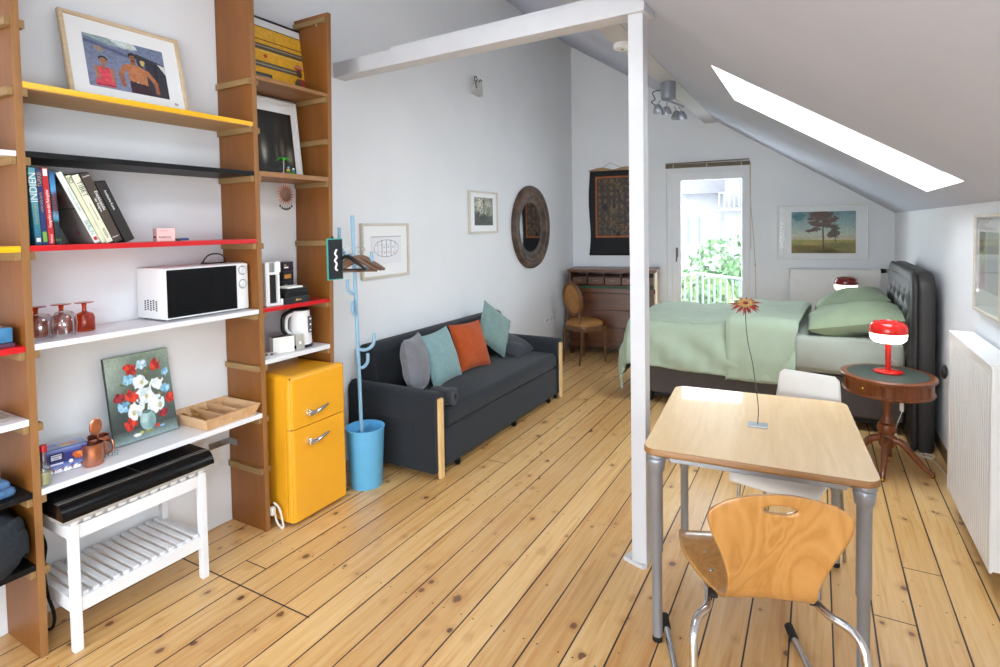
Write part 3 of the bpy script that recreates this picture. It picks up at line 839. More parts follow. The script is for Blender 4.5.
# ------------------------------------------------------------------ books on the red board
def book(label, y, h, tk, dp, angle, cov, titles=(), group='books on the red shelf board', z=1.541, x=None, name='book', extra=None):
    x = (-2.545 if x is None else x)
    b = thing(name, label, 'book', (x, y, z+0.0005), (0, -math.radians(angle), R90), group)
    mb = MB()
    mb.box((0, 0, 0), (tk, 0.006, h), 0.002)
    mb.box((0, 0.002, 0), (0.003, dp, h), 0.001).box((tk-0.003, 0.002, 0), (tk, dp, h), 0.001)
    c = mb.build('cover', cov, b)
    MB().box((0.003, 0.005, 0.004), (tk-0.003, dp-0.004, h-0.004)).build('pages', M['pages'], b)
    for (body, fz, size, m, rot, sq) in titles:
        text('title', body, size, b, (tk/2, -0.0004, fz*h), rot, m, sq)
    return b
def cov(name, col, rough=0.35): return mat(name, col, rough, var=0.08, vscale=18, coat=0.1)
def spine_cov(name, stops, rough=0.35):
    m, n, p = base(name)
    sp = n.new('ShaderNodeSeparateXYZ'); n.l.new(n.obj(), sp.inputs[0])
    f = n.math('ADD', n.math('DIVIDE', sp.outputs[2], 0.30), n.math('MULTIPLY', n.math('SUBTRACT', n.noise(n.obj(), 60, 3), .5), .12))
    n.l.new(n.ramp(f, [(q, C(c)) for q, c in stops]), p.inputs['Base Color'])
    p.inputs['Roughness'].default_value = rough
    return m
book('thin black book hard against the shelf side, left of the teal book', 0.9385, 0.262, 0.013, 0.2, 0, cov('cover_black_thin', '0c0c0e'))
b = book('teal book titled INDIEN at the left end of the row', 0.968, 0.290, 0.021, 0.21, 2.6, spine_cov('cover_teal', [(0, '1f4a66'), (.15, '2f7a96'), (.6, '5aa4b4'), (1, '6fb0bc')]),
     [('INDIEN', .745, .034, M['inkwhite'], SPINEUP, 1.0), ('SEHEN UND ERLEBEN', .40, .009, M['inkyellow'], SPINEUP, .9)])
MB().box((0.004, -0.0006, 0.012), (0.017, 0.001, 0.027)).build('publisher_mark', M['inkwhite'], b)
b = book('navy blue book with faint ochre title beside the teal one', 0.9905, 0.288, 0.018, 0.2, 2.6, cov('cover_navy', '2b3a70'),
     [('TURKEI', .86, .017, M['inkyellow'], SPINEUP, 1), ('LAND UND LEUTE', .56, .009, M['inkyellow'], SPINEUP, 1)])
MB().box((0.003, -0.0006, 0.012), (0.015, 0.001, 0.05)).build('spine_sticker', M['inkgreen'], b)
b = book('red book with long white spine title in the leaning row', 1.0105, 0.293, 0.019, 0.2, 2.8, cov('cover_red', 'c22b30'),
     [('Fotografien aus dem Ruhrgebiet', .47, .0135, M['inkwhite'], SPINEUP, .82), ('Helmut', .08, .012, M['inkwhite'], SPINEUP, .9)])
MB().box((0.003, -0.0006, 0.262), (0.016, 0.001, 0.288)).build('spine_sticker', M['inkwhite'], b)
book('blue and black mottled book with red spine title', 1.033, 0.282, 0.018, 0.19, 2.8, spine_cov('cover_blue', [(0, '14202a'), (.28, '1c2c36'), (.36, '58a8cc'), (.44, '26404e'), (.62, '2a3c48'), (.7, '4f9ad0'), (.86, '2f6a9c'), (1, '26303c')]),
     [('Die Tiefe des Meeres', .55, .012, M['inkred'], SPINEUP, .95), ('DVA', .06, .012, M['inkgreen'], FRONT, .8)])
b = book('white leaning book with pale lettering and a small red mark', 1.166, 0.302, 0.021, 0.21, 24.5, cov('cover_white', 'e9e9e6'),
     [('BERLIN', .22, .02, M['inkteal'], SPINE, 1), ('IM WANDEL DER ZEIT', .62, .010, M['inkteal'], SPINE, 1)])
MB().box((0.005, -0.0006, 0.012), (0.017, 0.001, 0.026)).build('publisher_mark', M['inkred'], b)
a = Art(60, 90, '3a3634'); a.vgrad('2a2a2c', '6b655f', 0, .5); a.vgrad('59544f', '8b8783', .5, 1); a.ell(.5, .32, .3, .14, '6e2f22', .8, .8, .2); a.ell(.65, .2, .2, .08, '9c8f84', .8, .7, .2); a.rect(0, .48, 1, .5, '1c1a1a'); a.ell(.6, .84, .06, .03, '9c2a2a')
o = a.build('front_cover_photo', 0.205, 0.30, b, (0, 0, 0), M['artgloss'])
o.rotation_euler = (0, 0, -R90); o.location = (-0.0006, 0.207, 0.001)
book('thin cream leaning book between the white and the TIBET book', 1.1925, 0.291, 0.016, 0.21, 24.2, cov('cover_cream_thin', 'dcdcbe'), [('SO', .93, .02, M['ink'], SPINE, 1)])
book('cream leaning book titled TIBET', 1.2105, 0.292, 0.025, 0.21, 23.6, cov('cover_cream', 'e6e6cc'), [('TIBET', .80, .026, M['ink'], SPINE, 1.0), ('REISEN', .14, .014, M['ink'], SPINE, 1), ('LAND DER GEHEIMNISSE', .47, .007, M['ink'], SPINE, 1)])
b = book('dark brown leaning book with white script title', 1.239, 0.300, 0.033, 0.21, 22.6, cov('cover_brown', '463a33', .5), [('Enzyklopädie', .60, .016, M['inkwhite'], SPINE, 1), ('der Religion', .55, .012, M['inkwhite'], SPINE, 1), ('Lexikon', .955, .008, M['inkwhite'], FRONT, 1), ('VERLAG 1', .08, .007, M['inkwhite'], FRONT, 1)])
for q, ch in enumerate(c for c in b.children if c.name.startswith('title')):
    if q == 0: ch.location.x += 0.006
    elif q == 1: ch.location.x -= 0.007
book('black leaning book at the right end of the row', 1.282, 0.265, 0.040, 0.21, 23.5, cov('cover_black', '22201f', .45), [('Arabische Kunst', .70, .013, M['inkwhite'], SPINE, 1)])

t = thing('cardboard_box', 'small pink cardboard box with black lettering on the red board', 'box', (-2.555, 1.417, 1.5415), math.radians(76))
MB().box((0, 0, 0), (0.073, 0.062, 0.058), 0.0015).build('carton', mat('pink_card', 'e8b8b4', 0.6), t)
text('lettering', 'balance', 0.016, t, (0.032, -0.0005, 0.020), FRONT, M['ink'])
text('small_print', 'wellness tee', 0.007, t, (0.028, -0.0005, 0.048), FRONT, M['inkred'])
text('side_lettering', 'balance', 0.013, t, (-0.0005, 0.031, 0.020), (PI/2, 0, -PI/2), M['ink'])
t = thing('lighter', 'small black and blue lighter lying beside the pink box', 'lighter', (-2.565, 1.497, 1.5415), R90)
MB().box((0, 0, 0), (0.034, 0.02, 0.012), 0.003).build('cap', M['blackplastic'], t)
MB().box((0.034, 0.001, 0.001), (0.074, 0.02, 0.013), 0.004).build('body', mat('blue_plastic', '2b4a80', 0.35), t)

# ------------------------------------------------------------------ glasses and microwave on the white board
ZW = 1.1765
def goblet(label, x, y):
    g = thing('goblet', label, 'glass', (x, y, ZW), 0, 'amber goblets upside down on the white board')
    # upside down: rim on the board, foot on top
    MB().lathe([(.034, 0), (.036, .004), (.036, .058), (.030, .072), (.012, .080), (.001, .081)], (0, 0, 0), 28, cap=False).build('bowl', M['amber'], g)
    MB().lathe([(.001, .078), (.009, .080), (.0075, .100), (.010, .114), (.001, .116)], (0, 0, 0), 18).build('stem', M['amber'], g)
    MB().lathe([(.001, .113), (.012, .113), (.034, .117), (.035, .120), (.012, .122), (.001, .122)], (0, 0, 0), 28).build('foot', M['amber'], g)
    return g
g0 = goblet('amber goblet upside down nearest the microwave', -2.670, 1.172)
dup(g0, (-2.690, 1.098, ZW), 0, 'amber goblet upside down, middle one, behind the clear tumblers')
dup(g0, (-2.690, 1.012, ZW), 0, 'amber goblet upside down nearest the left shelf side')
g = thing('tumbler', 'clear round tumbler upside down between two amber goblets', 'glass', (-2.605, 1.072, ZW), 0, 'clear tumblers upside down on the white board')
MB().lathe([(.036, 0), (.042, .024), (.0445, .052), (.040, .080), (.026, .098), (.001, .102)], (0, 0, 0), 30, cap=False).build('bowl', M['clearglass'], g)
dup(g, (-2.600, 0.992, ZW), 0, 'clear round tumbler upside down nearest the left shelf side')

t = thing('microwave', 'white microwave oven with black glass door on the white board', 'microwave', (-2.575, 1.446, ZW), (0, 0, R90+math.radians(1.0)))
MWW, MWH, MWD = 0.436, 0.243, 0.215
mb = MB().box((0, 0.006, 0.006), (MWW, MWD, MWH), 0.008)
mb.build('housing', M['whiteplastic'], t)
MB().box((0.002, -0.010, 0.006), (MWW*.845, 0.008, MWH-0.004), 0.004).build('door_frame', M['whiteplastic'], t)
mb = MB().box((0.010, -0.014, 0.014), (MWW*.838, -0.009, MWH-0.010), 0.003)
mb.build('door_glass', mat('black_door_glass', '0d0e11', 0.3, var=0.02, spec=0.2), t)
MB().box((0.05, -0.0146, 0.058), (MWW*.55, -0.0135, MWH-0.045), 0.001).build('door_window', mat('dark_window_mesh', '101114', 0.35, var=0.1, vscale=400, spec=.15), t)
MB().box((MWW*.845, -0.008, 0.006), (MWW-0.001, 0.008, MWH-0.004), 0.004).build('control_panel', M['whiteplastic'], t)
for kz in (0.205, 0.135):
    MB().lathe([(.024, 0), (.024, .0015), (.001, .0015)], (MWW*.925, -0.008, kz), 22, mtx=Matrix.Rotation(R90, 4, 'X')).build('dial_ring', M['silver'], t)
    k = MB().lathe([(.020, 0), (.019, .012), (.016, .016), (.001, .016)], (MWW*.925, -0.008, kz), 22, mtx=Matrix.Rotation(R90, 4, 'X'))
    k.box((MWW*.925-.003, -.028, kz-.016), (MWW*.925+.003, -.022, kz+.016), 0.001).build('knob', mat('grey_white_knob', 'd4d4d6', .4), t)
MB().lathe([(.019, 0), (.018, .003), (.001, .003)], (MWW*.925, -0.008, 0.058), 22, mtx=Matrix.Rotation(R90, 4, 'X')).build('open_button', M['whiteplastic'], t)
mb = MB()
for i in range(5):
    for j in range(5):
        mb.box((-0.0008, 0.050+i*0.022, 0.045+j*0.010+(0.004*(i % 2))), (0.001, 0.062+i*0.022, 0.0515+j*0.010+(0.004*(i % 2))), 0)
mb.build('vent_slots', M['blackplastic'], t)
for fx, fy in ((.03, .03), (MWW-.03, .03), (.03, MWD-.03), (MWW-.03, MWD-.03)):
    MB().lathe([(.012, 0), (.012, .007)], (fx, fy, 0), 10).build('foot', M['rubber'], t)
tag(MB().tube([(-2.66, 1.70, 1.424), (-2.65, 1.69, 1.436), (-2.635, 1.71, 1.466), (-2.635, 1.76, 1.470), (-2.65, 1.80, 1.452), (-2.66, 1.815, 1.425), (-2.65, 1.80, 1.424), (-2.64, 1.74, 1.424), (-2.68, 1.70, 1.424), (-2.73, 1.74, 1.426)], 0.0035, 8, smooth=6).build('power_cable', M['cable']), 'loop of black cable lying on top of the microwave', 'cable')

# ------------------------------------------------------------------ lower white board: bottle, foil box, mugs, clip, cutlery tray
ZL = 0.6325
t = thing('sauce_bottle', 'small glass bottle with red cap beside the left shelf side', 'bottle', (-2.545, 0.960, ZL))
MB().lathe([(.020, 0), (.022, .004), (.022, .06), (.018, .072), (.0105, .080), (.0105, .135), (.0095, .136), (.0095, .08), (.017, .07), (.0205, .058), (.0205, .004), (.001, .004)], (0, 0, 0), 20, cap=False).build('glass_body', M['clearglass'], t)
MB().lathe([(.001, .0045), (.020, .005), (.020, .050), (.001, .050)], (0, 0, 0), 20).build('contents', mat('pale_yellow_sauce', 'dfe0b0', 0.4), t)
MB().lathe([(.0125, .128), (.0125, .150), (.011, .153), (.001, .153)], (0, 0, 0), 18).build('cap', mat('red_cap', 'c3202c', 0.35), t)
t = thing('food_carton', 'blue and purple printed food carton beside the copper mugs', 'box', (-2.625, 0.985, ZL), math.radians(82))
BWd, BH, BD = 0.150, 0.098, 0.085
MB().box((0, 0, 0), (BWd, BD, BH), 0.0015).build('carton', mat('blue_carton', '2b3576', 0.45), t)
a = Art(120, 78, '27327c')
a.vgrad('8f9cc8', '2b3a8c', 0, .25); a.vgrad('27327c', '2a2f74', .25, .6); a.vgrad('4a5aa4', 'c8d2e8', .6, 1)
a.rect(.14, .16, .46, .50, '14183c'); a.rect(.18, .22, .42, .44, 'd8dcf0', .9); a.rect(.2, .27, .40, .30, '14183c'); a.rect(.24, .36, .36, .39, '14183c')
a.ell(.80, .42, .15, .16, 'c8602c', wob=.3); a.ell(.84, .36, .08, .07, 'e89a5c'); a.ell(.93, .5, .07, .16, 'e8d8d0'); a.rect(.12, .58, .45, .66, 'e8ecf8', .9); a.ell(.62, .62, .05, .08, 'f2f4fa')
for k in range(5): a.ell(.12+.21*k, .93, .085, .12, 'fafafa'); a.ell(.02+.21*k, .86, .025, .05, 'a04a5a')
for k in range(4): a.line(.05+.24*k, .86, .2+.24*k, .76, .012, '28337c')
a.build('printed_front', BWd-0.003, BH-0.003, t, (0.0015, -0.0005, 0.0015), M['artgloss'])
a = Art(90, 50, '8fa6cc'); a.vgrad('a8b8d4', '7f90c4'); a.ell(.65, .5, .2, .2, 'd8805a', wob=.3); a.ell(.55, .7, .12, .1, 'd8d47a'); a.rect(.1, .2, .4, .5, '6a6fb0', .6)
a.build('printed_top', BWd-0.003, BD-0.003, t, (0.0015, 0.0015, BH+0.0005), M['artgloss'], face='z')
def mug(label, x, y, r, h, rz):
    g = thing('copper_mug', label, 'mug', (x, y, ZL), rz, 'copper mugs on the lower white board')
    MB().lathe([(.001, .001), (r*.92, 0), (r, .006), (r*.97, h*.6), (r*1.02, h), (r*1.05, h+.002), (r*1.0, h+.001), (r*.93, h*.6), (r*.93, .006), (.001, .005)], (0, 0, 0), 28, cap=False).build('cup', M['copper'], g)
    return g
m1 = mug('dented copper mug with handle-less side towards the foil box, spoon inside', -2.590, 1.146, 0.037, 0.088, 0)
m1['label'] = 'front left copper mug holding the big spoon'
m2 = mug('copper mug with a loop handle behind the spoon mug', -2.655, 1.196, 0.037, 0.090, math.radians(25))
MB().tube([(.036, 0, .072), (.058, 0, .076), (.068, 0, .052), (.060, 0, .028), (.036, 0, .020)], .0045, 10, smooth=6).build('handle', M['copper'], m2)
t = thing('spoon', 'large copper spoon standing in the left copper mug', 'spoon', (-2.590, 1.146, ZL+0.008), (math.radians(10), math.radians(6), R90))
MB().tube([(0.02, 0.012, 0), (.010, 0.004, .08), (-.012, -.006, .125)], [.004, .0035, .004], 10, smooth=4).build('handle', M['copper'], t)
mb = MB().sphere((-.020, -.010, .160), .038, 24, 14, sc=(.62, .22, 1.0), mtx=Matrix.Rotation(-.18, 4, 'Y'))
mb.build('spoon_bowl', M['copper'], t)
t = thing('metal_clip', 'small grey metal clip lying right of the copper mugs', 'clip', (-2.612, 1.225, ZL), math.radians(70))
mb = MB().box((-.022, -.006, 0), (.022, .006, .005), .002)
for k in range(4): mb.box((-.020+k*.012, -.005, .003), (-.014+k*.012, .005, .012+.006*((k*7) % 3)), .0015)
mb.tube([(-.022, 0, .006), (-.014, 0, .024), (-.004, 0, .012)], .003, 8, smooth=4).tube([(.02, 0, .006), (.026, 0, .014), (.014, 0, .016)], .003, 8, smooth=4)
mb.build('clip_body', M['steel'], t)

t = thing('cutlery_tray', 'pale beech cutlery tray with three compartments on the lower board', 'tray', (-2.500, 1.578, ZL), R90+math.radians(1.5))
TW, TD, THh = 0.305, 0.300, 0.058
def tray_wall(p):  # sloped walls: bottom inset 0.02
    i = 0.020
    return p
mb = MB()
q0 = [(0, 0), (TW, 0), (TW, TD), (0, TD)]; ins = 0.022
q1 = [(ins, ins), (TW-ins, ins), (TW-ins, TD-ins), (ins, TD-ins)]
th = 0.008
q0i = [(th, th), (TW-th, th), (TW-th, TD-th), (th, TD-th)]
q1i = [(ins+th, ins+th), (TW-ins-th, ins+th), (TW-ins-th, TD-ins-th), (ins+th, TD-ins-th)]
V = [(x, y, THh) for x, y in q0]+[(x, y, 0) for x, y in q1]+[(x, y, THh) for x, y in q0i]+[(x, y, .006) for x, y in q1i]
F = []
for i in range(4):
    j = (i+1) % 4
    F += [(i, j, 4+j, 4+i), (8+i, 8+j, 12+j, 12+i), (i, j, 8+j, 8+i)]
F += [(4, 5, 6, 7), (12, 13, 14, 15)]
MB().add(V, F, 0, False).build('tray_body', M['beech'], t, fixn=True)
for q in (0.36, 0.66):
    MB().prism([(0.012, THh-.006), (TD-0.012, THh-.006), (TD-.028, .006), (.028, .006)], 'x', TW*q-0.003, TW*q+0.003).build('divider', M['beech'], t)
TRW = wmat(t)
def cutlery(kind, label, lx, ly, rz, n=1):
    p = TRW @ Vector((lx, ly+.02, 0.0235))
    g = thing(kind, label, kind, p, (math.radians(11), 0, t.rotation_euler.z+rz), 'brass cutlery in the tray')
    mb = MB().tube([(0, -.085, .004), (0, -.02, .003), (0, .035, .005)], [.005, .003, .0025], 8, smooth=3)
    mb.build('handle', M['gold'], g)
    if kind == 'spoon': MB().sphere((0, .062, .007), .028, 16, 10, sc=(.62, 1, .18)).build('bowl', M['gold'], g)
    else:
        f = MB().box((-.010, .035, .004), (.010, .060, .007), .001)
        for k in range(4): f.box((-.010+k*.0057, .060, .004), (-.0075+k*.0057, .095, .007), .0005)
        f.build('tines', M['gold'], g)
    return g
cutlery('fork', 'brass fork in the left tray compartment, nearest the painting', .050, .135, .12)
cutlery('fork', 'second brass fork in the left tray compartment, along the divider', .082, .130, -.1)
cutlery('spoon', 'brass spoon in the middle tray compartment', .155, .150, .35)
g = thing('bottle_opener', 'small dark red bottle opener in the right tray compartment', 'opener', TRW @ Vector((.225, .20, .0065)), .3)
MB().box((-.012, -.02, 0), (.012, .02, .018), .004).build('grip', mat('dark_red_plastic', '6a2a22', 0.4), g)
MB().tube([(0, .02, .009), (.0, .045, .009)], .003, 8).build('shaft', M['steel'], g)

# ------------------------------------------------------------------ right bay: capsule boxes, machine, kettle ...
ZR = 1.1765
t = thing('capsule_dispenser', 'white upright capsule dispenser with dark open front on the red board', 'dispenser', (-2.548, 1.966, ZR), math.radians(82))
mb = MB().box((0, 0, 0.012), (0.026, 0.14, 0.236), .006)
mb.box((0.070, 0, 0.012), (0.084, 0.14, 0.17), .006).box((0.024, 0, 0.168), (0.084, 0.14, 0.182), .005)
mb.box((0.024, 0.10, 0.02), (0.072, 0.14, 0.17), .003).box((-0.003, -0.008, 0), (0.094, 0.15, 0.014), .006).box((0.086, -.008, 0.0), (0.096, .01, 0.035), .004)
mb.box((0.024, 0.02, .18), (0.058, 0.14, 0.236), .003).box((0.058, -0.004, 0.18), (0.088, 0.14, 0.238), .005)
mb.build('housing', M['whiteplastic'], t)
MB().box((0.026, 0.02, 0.014), (0.070, 0.10, 0.168), .001).build('dark_chute', M['blackplastic'], t)
MB().box((0.027, 0.012, 0.182), (0.057, 0.02, 0.232), .001).build('grey_slot', M['steel'], t)
def capbox(label, y, z, w_, d_, h_, x=-2.60, rz=90, col='1a1a20', marks=()):
    g = thing('capsule_box', label, 'box', (x, y, z), math.radians(rz), 'boxes of coffee capsules on the red board')
    MB().box((0, 0, 0), (w_, d_, h_), .001).build('carton', mat('capsule_card_'+col, col, 0.35, var=0.1), g)
    for (u0, v0, u1, v1, m) in marks:
        MB().box((u0*w_, -.0006, v0*h_), (u1*w_, .0005, v1*h_)).build('printed_mark', M[m], g)
    return g
M['inkorange'] = mat('copper_ink', 'c8803a', 0.5, var=0)
mk = ((.1, .62, .32, .72, 'inkyellow'), (.1, .35, .5, .5, 'inkwhite'))
mk2 = ((.1, .3, .75, .7, 'inkorange'),)
# flat black cartons lying in front
capbox('lowest flat black carton on the red board', 2.072, ZR, .172, .105, .034, -2.535, 88, '26272c', ((.45, .35, .52, .7, 'inkyellow'), (.54, .4, .66, .6, 'inkyellow')))
capbox('second flat black carton in the stack, beneath the open one', 2.080, ZR+.0345, .155, .105, .028, -2.537, 88.5, '121316')
g = capbox('open flat carton with white sleeves on top of the black cartons', 2.090, ZR+.063, .140, .105, .020, -2.540, 88, '1c1d22')
for k in range(4): MB().box((.015, .006+.022*k, .018), (.118, .024+.022*k, .030), .003).build('white_sleeve', M['paper'], g)
# tall pile of small capsule boxes behind
for k in range(4):
    lab = ['black capsule box at the bottom of the tall pile, half hidden by cartons', 'black capsule box second from the bottom of the tall pile', 'black capsule box with copper label third in the tall pile', 'purple-black capsule box on top of the tall pile'][k]
    capbox(lab, 2.166, ZR+.0565*k, .072, .070, .056, -2.652, 90, ['15161c', '191b2c', '15161c', '2c1a30'][k], mk2 if k == 2 else mk)

ZC = 0.9055
t = thing('electric_kettle', 'white electric kettle with dark angular handle above the fridge', 'kettle', (-2.620, 2.245, ZC), math.radians(78))
MB().lathe([(.066, 0), (.068, .006), (.068, .016), (.060, .018)], (0, 0, 0), 32).build('power_base', M['blackplastic'], t)
MB().lathe([(.064, .018), (.066, .024), (.056, .205), (.054, .215), (.001, .215)], (0, 0, 0), 36).build('body', M['whiteplastic'], t)
MB().lathe([(.056, .213), (.056, .220), (.045, .228), (.001, .230)], (0, 0, 0), 36).build('lid', M['blackplastic'], t)
mb = MB()
hp = [(-.050, -.012, .213), (-.085, -.014, .205), (-.108, -.016, .185), (-.112, -.016, .12), (-.100, -.016, .095), (-.060, -.012, .052)]
mb.tube(hp, .0125, 10, smooth=4)
mb.build('handle', M['blackplastic'], t)
MB().tube([(-.052, -.020, .200), (-.080, -.026, .192), (-.095, -.027, .175), (-.098, -.027, .122), (-.088, -.027, .103), (-.060, -.020, .072)], .009, 8, smooth=4).build('handle_inlay', M['whiteplastic'], t)
mb = MB().box((.018, -.0635, .085), (.040, -.054, .180), .003, mtx=Matrix.Rotation(-.05, 4, 'Z') @ Matrix.Translation((0.004, 0.0, 0)))
pn = mb.build('control_strip', mat('grey_strip', '4a4a4e', 0.4), t)
for k in range(3): MB().lathe([(.005, 0), (.001, .0012)], Matrix.Rotation(-.05, 3, 'Z') @ Vector((.033, -.0635, .10+.032*k)), 10, mtx=Matrix.Rotation(-.05, 4, 'Z') @ Matrix.Rotation(R90, 4, 'X')).build('button', M['whiteplastic'], pn)
tag(MB().tube([(-2.60, 2.31, ZC+.012), (-2.62, 2.335, ZC+.008), (-2.65, 2.36, ZC+.012), (-2.66, 2.385, ZC+.012)], .0045, 8, smooth=5).build('kettle_cord', mat('red_cord', 'b02a2a', 0.5)), 'red cord behind the kettle', 'cord')
t = thing('paper_carton', 'plain white card box in front of the kettle', 'box', (-2.585, 2.030, ZC), math.radians(72))
MB().box((0, 0, 0), (.118, .055, .088), .0015).build('carton', M['paper'], t)
MB().box((.002, .003, .0875), (.116, .052, .090), .0005).build('lid_edge', M['darkmetal'], t)
t = thing('card_stand', 'greige upright card with a small square, right of the white box', 'card', (-2.548, 2.158, ZC), (math.radians(-6), 0, math.radians(88)))
MB().box((0, 0, 0), (.055, .003, .086), .001).box((.005, 0, 0), (.05, .03, .003), .001).build('card', mat('greige_card', 'b4b0a4', 0.6), t)
MB().box((.020, -.001, .032), (.034, .001, .047)).build('printed_square', M['inkwhite'], t)
t = thing('small_dish', 'small white dish near the left end of the board above the fridge', 'dish', (-2.562, 1.985, ZC))
MB().lathe([(.001, .002), (.028, .0), (.042, .012), (.044, .014), (.040, .014), (.026, .005), (.001, .005)], (0, 0, 0), 24, cap=False).build('bowl', M['whiteplastic'], t)
for k, (dx_, dy_) in enumerate(((.008, .01), (-.008, -.012))):
    tag(MB().sphere((-2.562+dx_, 1.985+dy_, ZC+.011), .008, 10, 8, sc=(1, 1, .7)).build('date_fruit', mat('brown_fruit%d' % k, '6a4a34', 0.5)), ['dark brown nut in the small dish, further from the edge', 'dark brown nut in the small dish, nearer the left'][k], 'nut', 'nuts in the small dish')
# palm tree ornament and toys on the wood board, sun pendant below it
ZT = 1.8935
t = thing('palm_tree_ornament', 'tiny green metal palm tree at the edge of the wood board', 'ornament', (-2.525, 2.085, ZT))
MB().lathe([(.012, 0), (.012, .003), (.003, .005)], (0, 0, 0), 10).build('base', mat('pink_base', 'b05a6a', 0.5), t)
MB().tube([(0, 0, 0), (.002, .001, .05), (0, 0, .068)], .002, 6, smooth=3).build('trunk', mat('pale_trunk', 'b8a8a4', 0.6), t)
mb = MB()
for k in range(8):
    an = k*PI/4+.2
    c_, s_ = math.cos(an), math.sin(an)
    mb.add([(0, 0, .068), (.020*c_-.008*s_, .020*s_+.008*c_, .084), (.044*c_, .044*s_, .066-.006*(k % 2)), (.020*c_+.008*s_, .020*s_-.008*c_, .080)], [(0, 1, 2, 3)])
mb.build('fronds', mat('palm_green', '3fae3a', 0.5), t, solid=.001)
for k, (yy, lab, cl) in enumerate(((2.125, 'tiny yellow and blue toy figure beside the little palm tree', 'c8a82a'), (2.158, 'tiny blue-green toy figure right of the palm tree ornament', '2f7a8c'))):
    t = thing('toy_figure', lab, 'toy', (-2.535, yy, ZT), 0)
    MB().lathe([(.016, 0), (.016, .004), (.010, .008), (.008, .014)], (0, 0, 0), 12).build('base', mat('toy_green%d' % k, '3f7a3a', .5), t)
    MB().sphere((0, 0, .020), .009, 12, 8, sc=(1, 1.2, 1)).build('body', mat('toy_body%d' % k, cl, .4), t)
    MB().sphere((.002, 0, .034 if k == 0 else .028), .006, 10, 8).build('head', M['skyblue'] if k == 0 else M['inkwhite'], t)
t = thing('sun_pendant', 'copper sun-face pendant hanging on a red string from the wood board', 'pendant', (-2.508, 2.080, 1.778))
t.scale = (1.25, 1.25, 1.25)
MB().tube([(0, 0, .040), (0, 0, .07), (-.001, 0, .090)], .001, 5).build('string', M['inkred'], t)
mb = MB().lathe([(.001, .006), (.018, .005), (.028, .002), (.030, 0), (.001, -.001)], (0, 0, 0), 28, mtx=Matrix.Rotation(R90, 4, 'Y'))
mb.box((.004, -.002, -.006), (.009, .002, .006), .001).sphere((.005, -.010, .007), .0035, 8, 6).sphere((.005, .010, .007), .0035, 8, 6).box((.003, -.008, -.014), (.006, .008, -.011), .001)
mb.build('face_disc', mat('old_copper', '6e4f40', 0.45, 0.6), t)
mb = MB()
for k in range(20):
    an = 2*PI*k/20
    mb.tube([(0, .030*math.cos(an), .030*math.sin(an)), (0, .043*math.cos(an), .043*math.sin(an))], [.0032, .0012], 6)
mb.build('rays', mat('copper_rays', 'a8563a', 0.5, 0.5), t)
mb = MB()
for k in range(7):
    yy = -.030+.010*k; z0 = -math.sqrt(max(0, .040**2-yy*yy))
    mb.tube([(0, yy, z0), (0, yy, z0-.022)], .0008, 5); mb.sphere((0, yy, z0-.025), .004, 8, 6, sc=(1, 1, 1.3))
mb.build('bells', M['darkmetal'], t)

# ------------------------------------------------------------------ left bay contents
t = thing('blue_package', 'blue shrink-wrapped package on the left red board', 'package', (-2.545, 0.700, 1.191), R90)
MB().box((0, 0, 0), (.188, .20, .056), .006).build('wrapper', mat('blue_film', '3f7fae', 0.15, var=0.15, vscale=30, coat=.6, bump=.3, bscale=30), t)
t = thing('magazine', 'thin purple magazine under the blue package', 'magazine', (-2.540, 0.695, 1.1765), R90)
MB().box((0, 0, 0), (.195, .22, .014), .001).build('cover', cov('purple_cover', '5a3a52'), t)
t = thing('plank_offcut', 'grey weathered wood tray lying on the left white board', 'tray', (-2.56, 0.55, 0.9045), R90)
mb = MB()
for k in range(5): mb.box((0, .004+.044*k, 0), (.335, .044+.044*k, .012), .002)
mb.build('boards', wood('grey_weathered_wood', 'a39a90', '857b70', 'x'), t)
def blob_mesh(nu, nv, w_, d_, h_, seed, wr=.012):
    r = np.random.RandomState(seed); ph = r.rand(8)*6.28
    mb = MB()
    def fn(u, v):
        a_ = 2*PI*u; b_ = PI*(v-.5)
        cx, cy = math.copysign(abs(math.cos(a_))**.6, math.cos(a_)), math.copysign(abs(math.sin(a_))**.6, math.sin(a_))
        cb_ = abs(math.cos(b_))**.5; sb = math.copysign(abs(math.sin(b_))**.75, math.sin(b_))
        k = 1+wr*6*(math.sin(a_*3+ph[0]+v*5)+math.sin(v*17+ph[1]+a_))*.18
        return (w_/2*cx*cb_*k, d_/2*cy*cb_*k, h_/2*(sb+1)+wr*math.sin(a_*4+ph[2])*math.cos(b_)+wr*.7*math.sin(v*30+a_*2+ph[3])*math.cos(b_))
    return mb.grid(nu, nv, fn)
mbj = MB().box((-.10, -.13, 0), (.10, .10, .034), .014, seg=3)
mbj.box((-.095, -.12, .032), (.098, .085, .062), .013, seg=3)
tag(mbj.xform(Matrix.Translation((-2.635, .770, .6305)) @ Matrix.Rotation(.06, 4, 'Z')).build('folded_jeans', mat('denim', '4f74a0', 0.9, var=.15, vscale=80, bump=.3, bscale=300)), 'folded blue denim on the upper black board at left', 'clothes')
mb = blob_mesh(60, 40, .34, .24, .20, 8, .02)
tag(mb.xform(Matrix.Translation((-2.640, .790, .3605))).build('dark_blanket', mat('dark_navy_cloth', '23272e', 0.95, var=.15, vscale=90, bump=.4, bscale=260)), 'dark navy folded blanket on the lowest black board at left', 'blanket')

